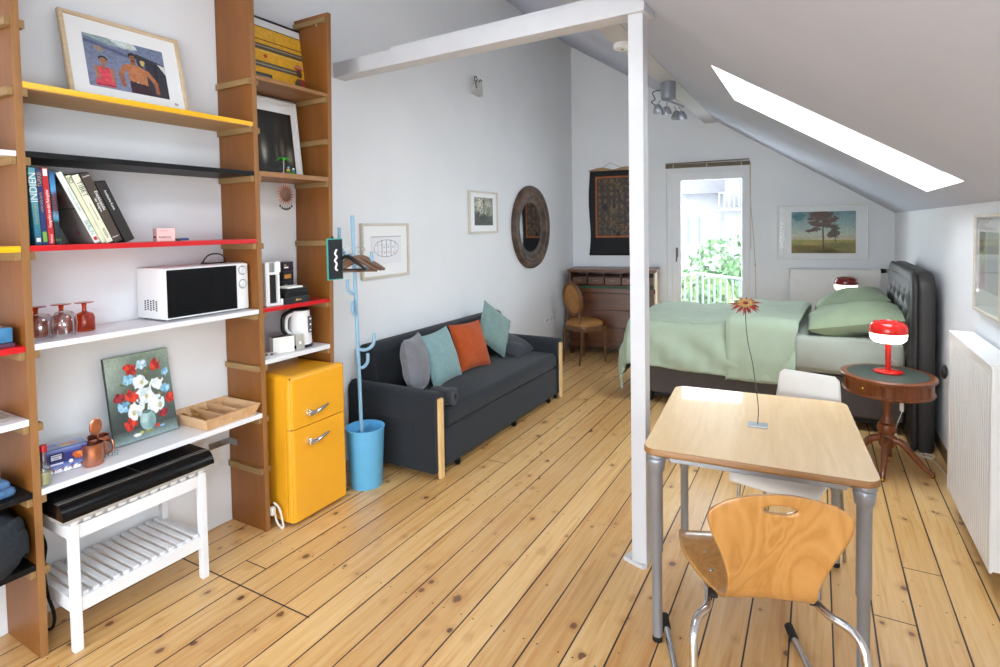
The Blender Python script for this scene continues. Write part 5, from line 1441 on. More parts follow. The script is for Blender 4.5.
# ------------------------------------------------------------------ picture and radiator on the back wall
a = Art(150, 112, '7a8f94')
a.vgrad('6d9096', '97b0b0', 0, .3); a.vgrad('97b0b0', 'ccccb4', .3, .62); a.vgrad('b9b9a2', 'cdbf98', .58, .68); a.vgrad('a89a4a', '7d6e30', .68, 1)
a.ell(.1, .74, .25, .08, '8f9440', .7, soft=.8, wob=.2); a.ell(.25, .88, .35, .1, '6d5a28', .7, soft=.8, wob=.3); a.ell(.8, .82, .25, .08, '6a6a34', .7, soft=.8, wob=.3); a.ell(.3, .78, .2, .04, 'b8a04e', .8, soft=.8, wob=.3)
a.line(.493, .2, .507, .92, .009, '4a382c'); a.ell(.60, .95, .2, .04, '4a4426', .8, soft=.6, wob=.3)
for cx, cy, rx, ry_ in ((.47, .16, .22, .06), (.48, .05, .2, .05), (.35, .26, .09, .05), (.42, .32, .1, .04), (.30, .46, .09, .03), (.38, .42, .08, .04), (.60, .22, .10, .04), (.52, .30, .12, .05), (.44, .10, .16, .05), (.62, .36, .10, .045)):
    a.ell(cx, cy, rx, ry_, '54382c', .9, .3, .5, int(cx*100)); a.ell(cx-.02, cy-.01, rx*.6, ry_*.6, '6e4a36', .6, .5, .5, int(cx*77))
for cx, cy, rx, ry_ in ((.69, .40, .06, .09), (.68, .52, .08, .1), (.61, .56, .05, .08)): a.ell(cx, cy, rx, ry_, '4a3e30', .9, .3, .5, int(cy*100))
a.line(.68, .5, .69, .72, .006, '3f332a'); a.ell(.12, .12, .1, .09, '2f6a78', .7, soft=.3, wob=.2); a.ell(.2, .3, .06, .16, '9aa8a8', .4, soft=.8); a.grain(.08, 50)
picture('framed_landscape', 'white-framed print of a tall pine in a field above the radiator', 'picture', bwall(-.400, .001, 1.145), BW, .915, .632, .016, .026, M['framewhite'], a, (.142, .078, .127, .078))
def radiator(name, label, loc, rot, w_, h_, d_, ribs, z0, valve=None):
    g = thing(name, label, 'radiator', loc, rot)
    f = MB().box((0, -d_, z0), (w_, -d_+.012, z0+h_-.008), .004)
    for k in range(ribs):
        xx = .03+(w_-.06)*(k+.5)/ribs
        f.box((xx-.006, -d_-.0016, z0+.02), (xx+.006, -d_+.004, z0+h_-.045), .0016)
    f.build('front_panel', M['rad'], g)
    MB().box((.004, -d_+.012, z0+.01), (w_-.004, -.022, z0+h_-.012), .003).build('core', M['rad'], g)
    tp = MB().box((-.002, -d_-.003, z0+h_-.016), (w_+.002, -.016, z0+h_), .004)
    tp.build('top_grille', M['rad'], g)
    MB().box((-.002, -d_+.004, z0+.01), (.004, -.018, z0+h_-.01), .002).build('end_cover', M['rad'], g)
    MB().box((w_-.004, -d_+.004, z0+.01), (w_+.002, -.018, z0+h_-.01), .002).build('end_cover', M['rad'], g)
    for q in (.12, .88): MB().box((w_*q-.02, -.03, z0+.05), (w_*q+.02, -.0005, z0+h_-.05), .002).build('wall_bracket', M['rad'], g)
    return g
g = radiator('radiator', 'white flat radiator on the back wall below the landscape print', bwall(-.280, 0, 0), BW, .885, .86, .10, 1, .185)
v = MB().lathe([(.024, 0), (.026, .01), (.022, .05), (.001, .052)], (.892, -.06, 1.030), 16, mtx=Matrix.Rotation(R90, 4, 'Y'))
v.build('valve_ring', M['blackplastic'], g)
MB().lathe([(.022, .045), (.022, .085), (.018, .09), (.001, .09)], (.892, -.06, 1.030), 16, mtx=Matrix.Rotation(R90, 4, 'Y')).build('valve_knob', M['palewood'], g)
# right wall radiator (rot -90: local x towards the camera, local -y into the room)
g = radiator('radiator', 'white ribbed radiator on the right wall in front of the bedside table', (XR, 3.815, 0), -R90, .86, .868, .122, 22, .115)
MB().sphere((.004, -.140, .755), .04, 20, 12, sc=(.55, .42, 1)).build('valve_knob', M['blackplastic'], g, label='black valve knob')
a = Art(70, 90, 'b8bdb4')
a.vgrad('a8b4a0', 'c2b8b4'); a.poly([(0, .0), (.35, 0), (.2, .28), (0, .38)], '6a6a68'); a.ell(.15, .18, .12, .2, '77706c', wob=.3); a.rect(.0, .35, .35, .62, 'b4b48c'); a.rect(.0, .62, .4, .96, 'c8a8a8'); a.ell(.2, .75, .12, .2, '8f7478', .7, .5, .3); a.rect(.38, 0, 1, 1, 'a9b6b4', .8); a.rect(.36, 0, .42, 1, 'c4ccc8')
picture('framed_collage', 'pale-framed muted pink and green print on the right wall', 'picture', (XR-.0005, 3.795, 1.105), -R90, .50, .502, .016, .028, M['framegrey'], a, (.075, .12, .075, .09))
# ------------------------------------------------------------------ bed
t = bed = thing('bed', 'double bed with dark leather base and tufted headboard, sage green bedding', 'bed', (-.40, 5.7, 0))
BX0, BX1, BY0, BY1 = -1.47, .555, 4.90, 6.12
MB().box((BX0+.03, BY0+.02, .105), (BX1, BY1-.02, .415), .02, seg=3).build('base', M['bedbase'], t, world=True)
for xx in (BX0+.12, BX1-.18):
    for yy in (BY0+.10, BY1-.16): MB().box((xx, yy, 0), (xx+.06, yy+.06, .106), .004).build('leg', M['rubber'], t, world=True)
MB().box((BX0+.08, BY0+.18, .03), (BX1-.05, BY1-.18, .106), .003).build('plinth', M['blackplastic'], t, world=True)
def matt(u, v):
    return None
mb = MB()
X0, X1, Y0, Y1, Z0, Z1 = BX0+.02, BX1+.005, BY0-.005, BY1+.005, .415, .700
bm = bmesh.new(); bmesh.ops.create_cube(bm, size=1)
bmesh.ops.scale(bm, vec=(X1-X0, Y1-Y0, Z1-Z0), verts=bm.verts)
bmesh.ops.bevel(bm, geom=bm.edges[:], offset=.05, segments=4, profile=.5, affect='EDGES')
bmesh.ops.subdivide_edges(bm, edges=[e for e in bm.edges if e.calc_length() > .3], cuts=30, use_grid_fill=True)
bmesh.ops.translate(bm, vec=((X0+X1)/2, (Y0+Y1)/2, (Z0+Z1)/2), verts=bm.verts)
for v in bm.verts:
    if v.co.y < Y0+.02 and v.co.z < Z1-.03:
        v.co.y -= .012*math.sin((v.co.z*42+v.co.x*7))*max(0, math.sin(v.co.x*3.1+1.2))+.006*math.sin(v.co.x*13+v.co.z*28)
mb.frombm(bm); mb.build('mattress', M['sheet'], t, world=True)
# headboard: rounded slab with curved top, padded tufted front
HY0, HY1, HXa, HXb, HZ = 4.665, 6.15, .595, .698, 1.228
def hb_outline(y0, y1, z1, r, z0=0.0, n=10):
    pts = [(y0, z0)]
    for k in range(n+1):
        an = PI-PI/2*k/n
        pts.append((y0+r+r*math.cos(an), z1-r+r*math.sin(an)))
    for k in range(n+1):
        an = PI/2-PI/2*k/n
        pts.append((y1-r+r*math.cos(an), z1-r+r*math.sin(an)))
    pts.append((y1, z0))
    return pts
def hb_slab(pts, xa, xb, bev):
    bm = bmesh.new()
    vs = [bm.verts.new((xa, y, z)) for y, z in pts]
    f = bm.faces.new(vs)
    r = bmesh.ops.extrude_face_region(bm, geom=[f])
    bmesh.ops.translate(bm, vec=(xb-xa, 0, 0), verts=[e for e in r['geom'] if isinstance(e, bmesh.types.BMVert)])
    bmesh.ops.recalc_face_normals(bm, faces=bm.faces)
    big = [f for f in bm.faces if len(f.verts) > 6]
    ed = {e for f in big for e in f.edges}
    bmesh.ops.bevel(bm, geom=list(ed), offset=bev, segments=4, profile=.5, affect='EDGES')
    m_ = MB(); m_.frombm(bm); return m_
hbd = hb_slab(hb_outline(HY0, HY1, HZ, .16), HXa, HXb, .035).build('headboard', M['leather'], t, world=True)
hb_slab(hb_outline(HY0+.002, HY1-.002, HZ-.002, .158), HXa-.032, HXa+.01, .028).build('padded_rim', M['leather'], hbd, world=True)
def tuft(u, v):
    y = HY0+.085+(HY1-HY0-.17)*u; z = .62+(HZ-.06-.62)*v
    zt = HZ-.06
    # rounded upper corners
    d = min(u, 1-u)*(HY1-HY0-.17)
    r = .10
    if d < r: z = .62+(zt-r+math.sqrt(max(0, r*r-(r-d)**2))-.62)*v
    e = min(1, min(u, 1-u)*18)*min(1, (1-v)*8)
    pz, py = .115, .13
    g_ = 0
    a_ = (y-HY0)/py; b_ = (z-.6)/pz
    dent = abs(math.sin(PI*(a_+b_)/2))*abs(math.sin(PI*(a_-b_)/2))
    band = 1 if z < zt-.10 else max(0, 1-(z-(zt-.10))/.03)
    bulge = .016*e**.5+(.032*(dent**.4)-.022)*band*e
    return (HXa-.030-bulge, y, z)
MB().grid(110, 44, tuft).build('tufted_panel', M['leather'], hbd, world=True, angle=80)
mb = MB()
# duvet: a draped sheet
ND = 0
def drape(a_, b_, ex0, ey0, ey1, top, flare=.03, wr=1.0, off=0.0):
    # a_: flat x (may pass the foot edge ex0 to smaller x), b_: flat y (may pass ey0 / ey1)
    da = max(0, ex0-a_); db0 = max(0, ey0-b_); db1 = max(0, b_-ey1)
    x = max(a_, ex0); y = min(max(b_, ey0), ey1)
    db = db0 if db0 > 0 else -db1
    R = math.hypot(da, db)
    rr = .06
    z = top+off
    if R > 1e-6:
        # quarter-round edge, then hanging
        if R < rr*PI/2:
            o_ = rr*math.sin(R/rr); dn = rr*(1-math.cos(R/rr))
        else:
            o_ = rr; dn = rr+(R-rr*PI/2)
        o_ = o_-rr+off+flare*min(1, dn/.3)
        fold = .018*wr*math.sin((a_ if abs(db) > 0 else b_)*17+1.3)*min(1, dn/.22)
        fold += .010*wr*math.sin((a_ if abs(db) > 0 else b_)*41+a_*9)*min(1, dn/.3)
        ux, uy = (-da/R, -db/R)
        x += ux*(o_+rr*0+fold+.02); y += uy*(o_+fold+.02)
        z -= dn
    return Vector((x, y, z))
def duv(u, v):
    a_ = -1.47-.50+(1.33+.50)*u            # flat x from the hanging foot end to the fold line
    b0 = 4.90-(.36+.06*u)
    b_ = b0+(6.12+.30-b0)*v
    p = drape(a_, b_, -1.43, 4.93, 6.10, .740, .085, .45)
    on = 1 if p.z > .70 else 0
    p.z += .012*math.sin(a_*5+b_*2)*math.sin(b_*4+1)*on+(.006*math.sin(a_*13+b_*7)+.004*math.sin(a_*23-b_*17))*on
    if on == 0 and a_ > -1.40: p.y -= .012*math.sin((a_*1.6+p.z*2.4)*9)*min(1, (.70-p.z)/.15)
    return p
MB().grid(90, 90, duv).build('duvet', M['sage'], t, world=True, solid=.022, subsurf=0, angle=180, fixn=False)
def flap(u, v):
    a_ = -.645+.545*u+.03*math.sin(v*3)*(1-u)
    b0 = 4.90-.475
    b_ = b0+(6.12+.20-b0)*v
    p = drape(a_-.02*(1-v), b_, -9, 4.93, 6.10, .760, .045, .25, .034)
    on = 1 if p.z > .72 else 0
    p.z += (.012*math.sin(a_*5+b_*2)*math.sin(b_*4+1)+.006*math.sin(a_*21+b_*3))*on
    sl = max(0, 4.95-p.y)
    p.x += max(0, .76-p.z)*(-.26*u+.05*(1-u))+(.10*(v-.30)*u if p.z > .7 else 0)
    p.y -= .010*math.sin(PI*u)
    if u < .04 or u > .96: p.z -= .012; p.y += .010
    return p
MB().grid(40, 80, flap).build('folded_duvet_flap', M['sage'], t, world=True, solid=.028, angle=180, fixn=False)
# pillows lie on the mattress against the headboard: separate things
def bedpillow(label, loc, rot, sx_, sy_, tk, seed):
    return cushion('pillow', label, M['sage2'], sx_, tk, loc, rot, wr=.028, seed=seed, sy=sy_, group='sage bed pillows', cat='pillow', n=34, pin=.02, pipe=.0015)
def pil_rot(lean_, yaw, roll=0): return (Matrix.Rotation(yaw, 3, 'Z') @ Matrix.Rotation(lean_, 3, 'X') @ Matrix.Rotation(roll, 3, 'Y')).to_euler()
bedpillow('sage green pillow nearest the red lamp on the bed', (.260, 5.240, .812), pil_rot(math.radians(-80), math.radians(-86), .05), .66, .66, .24, 21)
bedpillow('sage green pillow further from the red lamp, behind the nearer one', (.260, 5.830, .845), pil_rot(math.radians(-74), math.radians(-91), -.03), .58, .56, .27, 22)

# ------------------------------------------------------------------ bedside table, lamps, cable
TCX, TCY, TZ = .392, 4.270, .612
t = thing('side_table', 'oval mahogany drum table with dark leather inlay beside the bed', 'side table', (TCX, TCY, 0), math.radians(0))
SXx, SYy = .258, .275
MB().lathe([(.9, TZ-.020), (.985, TZ-.020), (1.0, TZ-.012), (.995, TZ-.003), (.98, TZ), (.86, TZ)], (0, 0, 0), 64, sx=SXx, sy=SYy).build('table_top', M['mahog'], t)
MB().lathe([(.85, TZ-.002), (.85, TZ+.001)], (0, 0, 0), 64, sx=SXx, sy=SYy).build('leather_inlay', M['inlay'], t, label='dark green leather inlay')
mb = MB().lathe([(.88, TZ-.112), (.955, TZ-.110), (.965, TZ-.101), (.93, TZ-.094), (.93, TZ-.030), (.945, TZ-.020)], (0, 0, 0), 64, sx=SXx, sy=SYy)
mb.build('drum', M['mahogz'], t)
for an in (-35, -100, -160, 20, 80, 140):
    r_ = math.radians(an)
    mb = MB()
    for q in (-.012, .0, .012):
        px_, py_ = .935*SXx*math.cos(r_+q*2.6), .935*SYy*math.sin(r_+q*2.6)
        mb.tube([(px_, py_, TZ-.092), (px_, py_, TZ-.032)], .0045, 8)
    mb.build('pilaster', M['mahogz'], t)
MB().lathe([(.0085, 0), (.010, .008), (.005, .014)], (.93*SXx*math.cos(-2.2), .93*SYy*math.sin(-2.2), TZ-.06), 10, mtx=Matrix.Rotation(R90, 4, 'X') @ Matrix.Rotation(-.6, 4, 'Y')).build('drawer_knob', M['gold'], t)
MB().lathe([(.058, .500), (.060, .492), (.042, .466), (.028, .42), (.024, .37), (.026, .33), (.034, .312), (.036, .300), (.050, .288), (.054, .265), (.050, .240), (.036, .228), (.040, .215), (.046, .17), (.040, .145), (.001, .140)], (0, 0, 0), 28).build('pedestal', M['mahogz'], t)
for an in (-100, -10, 80, 170):
    r_ = math.radians(an)
    c_, s_ = math.cos(r_), math.sin(r_)
    pts = [(.030, .195), (.08, .178), (.14, .110), (.195, .050), (.235, .018)]
    mb = MB().tube([(c_*a_, s_*a_, b_) for a_, b_ in pts], [.024, .023, .019, .015, .014], 10, smooth=5)
    lg_ = mb.build('leg', M['mahogz'], t)
    MB().lathe([(.010, 0), (.012, .006), (.012, .020), (.008, .026)], (c_*.235, s_*.235, 0), 12).build('brass_cap', M['gold'], lg_)
def lamp(label, loc, m, k=1.0):
    g = thing('table_lamp', label, 'lamp', loc)
    MB().lathe([(.001, 0), (.078, 0), (.080, .004), (.080, .010), (.072, .014), (.018, .017), (.001, .017)], (0, 0, 0), 36).build('base', m, g)
    MB().lathe([(.0165, .014), (.0165, .205)], (0, 0, 0), 20).build('stem', m, g)
    MB().lathe([(.001, .190), (.050, .190), (.080, .196), (.097, .214), (.102, .240), (.102, .258), (.100, .260), (.001, .260)], (0, 0, 0), 40).build('diffuser', M['lampglow'], g, label='glowing white shade')
    MB().lathe([(.1035, .255), (.105, .280), (.097, .310), (.076, .326), (.045, .331), (.040, .325), (.001, .323)], (0, 0, 0), 40).build('cap', m, g)
    return g
LX, LY = .398, 4.300
lamp('bright red mushroom lamp with white glowing shade on the oval table', (LX, LY, TZ+.0015), M['lampred'])
t = thing('nightstand', 'small dark round stand on the far side of the bed', 'nightstand', (.255, 6.62, 0))
MB().lathe([(.001, .67), (.17, .67), (.18, .676), (.18, .686), (.17, .69), (.001, .69)], (0, 0, 0), 32).build('table_top', M['mahog'], t)
MB().lathe([(.02, .03), (.03, .1), (.022, .3), (.03, .64), (.05, .671)], (0, 0, 0), 18).build('pedestal', M['mahogz'], t)
MB().lathe([(.13, 0), (.13, .012), (.03, .035), (.001, .035)], (0, 0, 0), 28).build('foot', M['mahogz'], t)
lamp('dark red mushroom lamp on the far side of the bed behind the pillows', (.255, 6.62, .6905), M['lampdark'], 1.0)
o = tag(MB().tube([(LX+.015, LY+.015, TZ+.09), (LX+.05, LY+.08, TZ+.055), (LX+.075, LY+.15, TZ+.035), (.480, 4.565, TZ-.01), (.478, 4.575, .53), (.470, 4.42, .485), (.468, 4.28, .475), (.467, 4.25, .44), (.466, 4.25, .38), (.435, 4.25, .262), (.459, 4.26, .195), (.53, 4.42, .08), (.575, 4.60, .006), (.64, 4.645, .006), (.685, 4.62, .006), (.66, 4.57, .006), (.60, 4.62, .006), (.61, 4.585, .006), (.665, 4.535, .006), (.69, 4.40, .006), (.700, 4.27, .006), (.715, 4.05, .006)], .0028, 6, smooth=8).build('lamp_cable', M['cablew']), 'white lamp cable hanging below the oval table and coiling on the floor', 'cable')
MB().box((.455, 4.241, .385), (.478, 4.259, .440), .006).build('inline_switch', M['cablew'], o)

# ------------------------------------------------------------------ dining table
TYAW = math.radians(4.2)
t = thing('table', 'beech-topped table with round silver legs in the foreground', 'table', (-.222, 2.512, 0), TYAW)
tw, td = .752, .890
TT = .752
def rrect(w_, d_, r, n=6):
    pts = []
    for cx, cy, a0_ in ((w_/2-r, d_/2-r, 0), (-w_/2+r, d_/2-r, 90), (-w_/2+r, -d_/2+r, 180), (w_/2-r, -d_/2+r, 270)):
        for k in range(n+1):
            an = math.radians(a0_+90*k/n)
            pts.append((cx+r*math.cos(an), cy+r*math.sin(an)))
    return pts
pts = rrect(tw, td, .048)
def layer(k, z): return [(x*k, y*k, z) for x, y in pts]
mb = MB()
nP = len(pts)
V = layer(.985, TT-.026)+layer(1.0, TT-.020)+layer(1.0, TT-.004)+layer(.994, TT)
F = [(i*nP+k, i*nP+(k+1) % nP, (i+1)*nP+(k+1) % nP, (i+1)*nP+k) for i in range(3) for k in range(nP)]
mb.add(V, F, 1); mb.add(layer(.985, TT-.026), [tuple(reversed(range(nP)))], 1, False); mb.add(layer(.994, TT), [tuple(range(nP))], 0, False)
mb.build('table_top', [M['tabletop'], M['tableedge']], t)
mb = MB()
for s_ in (-1, 1):
    mb.box((s_*(tw/2-.075)-.012, -td/2+.09, TT-.066), (s_*(tw/2-.075)+.012, td/2-.09, TT-.027), .003)
    mb.box((-tw/2+.09, s_*(td/2-.075)-.012, TT-.066), (tw/2-.09, s_*(td/2-.075)+.012, TT-.027), .003)
mb.build('under_frame', M['silver'], t)
for sx_ in (-1, 1):
    for sy_ in (-1, 1):
        x_, y_ = sx_*(tw/2-.045), sy_*(td/2-.045)
        l_ = MB().lathe([(.0190, .022), (.0190, .345), (.0230, .352), (.0230, .665), (.025, .668)], (x_, y_, 0), 24).build('leg', M['silver'], t)
        MB().lathe([(.0235, .655), (.029, .662), (.033, .690), (.034, .695), (.034, .705), (.032, .708), (.037, .714), (.037, TT-.026)], (x_, y_, 0), 24).build('collar', M['silver'], l_)
        MB().lathe([(.0165, 0), (.019, .003), (.019, .024)], (x_, y_, 0), 18).build('foot_glide', M['rubber'], l_)
# flower on wire in a metal plate
t = thing('wire_flower', 'red and yellow wire daisy standing in a small metal plate on the table', 'ornament', (-.208, 2.480, TT+.0005), math.radians(4))
MB().box((-.037, -.030, 0), (.037, .030, .005), .001).build('plate', M['steel'], t)
hz = .492
MB().tube([(.0, 0, .004), (.002, 0, .08), (-.012, 0, .20), (-.020, 0, .26), (-.036, 0, .34), (-.044, .002, .42), (-.045, .0, hz)], .0017, 6, smooth=5).build('wire_stem', M['darkmetal'], t)
TF = Matrix.Translation((-.045, 0, hz)) @ Matrix.Rotation(.5, 4, 'X') @ Matrix.Scale(.94, 4)
mb = MB(); m2_ = MB()
for k in range(22):
    an = 2*PI*k/22+.05*(k % 3)
    c_, s_ = math.cos(an), math.sin(an); L_ = .055+.008*((k*5) % 3); wv = .0065
    zz = .006*((k % 2)-.5)
    mb.add([TF @ Vector((.012*c_-.003*s_, .012*s_+.003*c_, zz)), TF @ Vector((.035*c_-wv*s_, .035*s_+wv*c_, zz+.005)), TF @ Vector((L_*c_, L_*s_, zz-.004)), TF @ Vector((.035*c_+wv*s_, .035*s_-wv*c_, zz+.005)), TF @ Vector((.012*c_+.003*s_, .012*s_-.003*c_, zz))], [(0, 1, 2, 3, 4)])
mb.build('petals', mat('red_petals', 'c2483a', .6, var=.15, vscale=60), t, solid=.0012)
for k in range(16):
    an = 2*PI*k/16+.1
    c_, s_ = math.cos(an), math.sin(an)
    m2_.add([TF @ Vector((.004*c_-.003*s_, .004*s_+.003*c_, .010)), TF @ Vector((.026*c_-.004*s_, .026*s_+.004*c_, .014)), TF @ Vector((.036*c_, .036*s_, .010)), TF @ Vector((.026*c_+.004*s_, .026*s_-.004*c_, .014)), TF @ Vector((.004*c_+.003*s_, .004*s_-.003*c_, .010))], [(0, 1, 2, 3, 4)])
m2_.build('inner_petals', mat('yellow_petals', 'd8a860', .6, var=.15, vscale=60), t, solid=.0012)
MB().sphere((0, 0, 0), .011, 12, 8, sc=(1, 1, .6)).xform(TF @ Matrix.Translation((0, 0, .012))).build('centre', mat('flower_centre', '8c3a2a', .7), t)

# ------------------------------------------------------------------ wooden shell chair (foreground)
def interp(tab, s):
    for i in range(len(tab)-1):
        if s <= tab[i+1][0]:
            f_ = (s-tab[i][0])/(tab[i+1][0]-tab[i][0]); f_ = f_*f_*(3-2*f_)
            return tuple(tab[i][k]*(1-f_)+tab[i+1][k]*f_ for k in range(1, len(tab[0])))
    return tab[-1][1:]
def catmull(tab, s):
    n = len(tab)
    for i in range(n-1):
        if s <= tab[i+1][0] or i == n-2:
            t0 = (s-tab[i][0])/(tab[i+1][0]-tab[i][0])
            p0 = tab[max(i-1, 0)]; p1 = tab[i]; p2 = tab[i+1]; p3 = tab[min(i+2, n-1)]
            return [0.5*((2*p1[k])+(p2[k]-p0[k])*t0+(2*p0[k]-5*p1[k]+4*p2[k]-p3[k])*t0**2+(3*p1[k]-p0[k]-3*p2[k]+p3[k])*t0**3) for k in range(1, len(p1))]
def shell(tab, nu, nv, dish, hole=None, hole_c=None):
    # tab rows: s, y, z, half width, side curl ; returns MB of the surface
    P = []
    for j in range(nv+1):
        y, z, hw, curl = catmull(tab, j/nv)
        for i in range(nu+1):
            a_ = 2*i/nu-1
            P.append((a_*hw, y, z, a_, j, curl))
    # normals of the profile for curling the sides
    pr_ = [catmull(tab, j/nv) for j in range(nv+1)]
    V = []
    for (x, y, z, a_, j, curl) in P:
        q0, q1 = pr_[max(j-1, 0)], pr_[min(j+1, nv)]
        ty, tz = q1[0]-q0[0], q1[1]-q0[1]
        l_ = math.hypot(ty, tz) or 1
        ny, nz = -tz/l_, ty/l_
        d_ = curl*a_*a_
        V.append((x, y+ny*d_, z+nz*d_))
    F = []
    for j in range(nv):
        for i in range(nu):
            a_ = j*(nu+1)+i
            F.append((a_, a_+1, a_+nu+2, a_+nu+1))
    if hole:
        hx, hz_, rx, rz2 = hole
        def inside(p): return ((p[0]-hx)/rx)**2+((p[2]-hz_)/rz2)**2 < 1 and p[1] < .05
        keep = []
        rem = set()
        for f_ in F:
            c_ = [sum(V[i][k] for i in f_)/4 for k in range(3)]
            if inside(c_): rem.update(f_)
            else: keep.append(f_)
        F = keep
        used = set(i for f_ in F for i in f_)
        for i in rem & used:
            dx_, dz_ = (V[i][0]-hx)/rx, (V[i][2]-hz_)/rz2
            l_ = math.hypot(dx_, dz_) or 1
            V[i] = (hx+dx_/l_*rx, V[i][1], hz_+dz_/l_*rz2)
        mp = {}
        V2 = []
        for i in sorted(used): mp[i] = len(V2); V2.append(V[i])
        V = V2; F = [tuple(mp[i] for i in f_) for f_ in F]
    return MB().add(V, F)
t = thing('shell_chair', 'honey plywood shell chair with chrome tube frame in front of the table', 'chair', (-.106, 1.764, 0), math.radians(21))
tab = [(0.0, -.050, .806, .150, .0), (.06, -.046, .782, .190, -.012), (.16, -.032, .715, .184, -.022), (.27, -.012, .635, .150, -.026), (.38, .012, .550, .126, -.022), (.45, .030, .490, .124, -.016), (.50, .058, .451, .126, -.006), (.55, .105, .433, .140, -.004), (.64, .195, .425, .178, .006), (.76, .300, .427, .205, .012), (.88, .400, .431, .200, .006), (.95, .455, .421, .190, .0), (1.0, .478, .400, .180, .0)]
# arched top edge comes from shortening the profile at the sides
shl = shell(tab, 44, 110, 0, (0.005, .766, .047, .0135))
V = []
for (x, y, z) in shl.v:
    if z > .715 and y < .05: z += -.034*(x/.19)**2*max(0, (z-.715)/.09)+.010*max(0, (z-.715)/.09)
    V.append((x, y, z))
shl.v = V
sh = shl.build('seat_shell', M['ply'], t, solid=.011, fixn=False, angle=60)
for sx_ in (-1, 1):
    x_ = .232*sx_
    mb = MB().tube([(x_, .500, .016), (x_, .20, .014), (x_, .02, .014), (x_, -.045, .018), (x_*1.0, -.070, .060), (x_, -.060, .22), (x_, -.045, .335), (x_*.98, -.026, .388), (x_*.90, .01, .410), (x_*.72, .07, .415), (x_*.62, .22, .412), (x_*.62, .36, .413)], .0125, 12, smooth=6)
    mb.build('frame_tube', M['chrome'], t)
    MB().tube([(x_, .498, .016), (x_, .560, .024)], .0155, 12).build('end_cap', M['rubber'], t)
MB().tube([(-.138, .20, .411), (.138, .20, .411)], .009, 10).build('cross_bar', M['chrome'], t)
for x_, y_ in ((-.13, .20), (.13, .20), (-.13, .30), (.13, .30)):
    MB().lathe([(.007, .0), (.006, .003), (.001, .004)], (x_, y_, .4405), 10).build('screw', M['steel'], t)
for sx_ in (-1, 1): MB().box((sx_*.145-.012, .09, .416), (sx_*.145+.012, .125, .432), .004).build('bracket', M['rubber'], t)

# white chair beyond the table
t = thing('white_chair', 'white shell chair with thin steel legs on the far side of the table', 'chair', (-.105, 2.862, 0), math.radians(164))
tab = [(0.0, -.270, .828, .115, 0), (.03, -.268, .822, .132, 0), (.15, -.250, .745, .141, -.012), (.30, -.225, .640, .152, -.018), (.42, -.200, .540, .164, -.016), (.50, -.165, .475, .176, -.006), (.56, -.115, .452, .180, 0), (.75, .06, .446, .186, .004), (.90, .170, .450, .186, .002), (.96, .215, .436, .184, 0), (1.0, .228, .410, .178, 0)]
shell(tab, 24, 60, 0).build('seat_shell', M['shellwhite'], t, solid=.010, fixn=False, angle=60)
for sx_, sy_ in ((-1, -1), (1, -1), (-1, 1), (1, 1)):
    MB().tube([(sx_*.10, sy_*.10, .438), (sx_*.155, sy_*.145, .425), (sx_*.170, sy_*.165, .30), (sx_*.178, sy_*.185, .004)], .0075, 10, smooth=5).build('leg', M['steel'], t)
MB().tube([(-.10, -.10, .438), (-.10, .10, .438)], .007, 8).tube([(.10, -.10, .438), (.10, .10, .438)], .007, 8).tube([(-.1, 0, .438), (.1, 0, .438)], .007, 8).build('under_frame', M['steel'], t)

# ------------------------------------------------------------------ ceiling fittings
t = thing('smoke_detector', 'round white smoke detector under the purlin left of the post', 'smoke detector', (-1.140, 3.71, 2.794))
MB().lathe([(.001, -.042), (.035, -.042), (.052, -.036), (.056, -.026), (.056, -.012), (.052, 0), (.001, 0)], (0, 0, 0), 28).build('housing', M['whiteplastic'], t)
MB().lathe([(.001, -.048), (.011, -.047), (.012, -.041)], (.006, -.012, 0), 14).build('test_button', mat('grey_button', 'b8b6b4', .5), t)
t = thing('spotlight_cluster', 'silver ceiling spotlight with four small lamps right of the post', 'spotlight', (-1.112, 4.93, 2.793))
MB().lathe([(.050, -.145), (.060, -.140), (.066, -.010), (.064, 0)], (0, 0, 0), 30).build('canopy', M['silver'], t)
MB().tube([(-.05, -.02, -.14), (.03, .03, -.165), (.11, .09, -.205)], .010, 8, smooth=4).build('arm', M['silver'], t)
for k, (x_, y_, z_, rx_) in enumerate(((-.075, -.05, -.235, .5), (-.010, -.02, -.255, .2), (.055, .05, -.285, -.2), (.105, .03, -.300, .3))):
    T_ = Matrix.Translation((x_, y_, z_)) @ Matrix.Rotation(rx_, 4, 'X')
    h = MB().lathe([(.012, .050), (.026, .040), (.038, .012), (.043, -.012), (.043, -.018), (.036, -.018)], (0, 0, 0), 22).xform(T_)
    h.tube([(x_, y_, z_+.045), (x_*.8, y_*.8, z_+.085)], .004, 8)
    sp = h.build('lamp_head', M['silver'], t)
    MB().lathe([(.001, -.010), (.034, -.014), (.036, -.017)], (0, 0, 0), 20).xform(T_).build('lamp_lens', mat('lens_glass%d' % k, 'd0d2d0', .15, .3), sp)
MB().tube([(-.06, -.03, -.06), (-.12, -.05, -.08), (-.10, -.05, -.14), (-.13, -.06, -.16), (-.085, -.05, -.20)], .004, 6, smooth=5).build('wires', M['cable'], t)

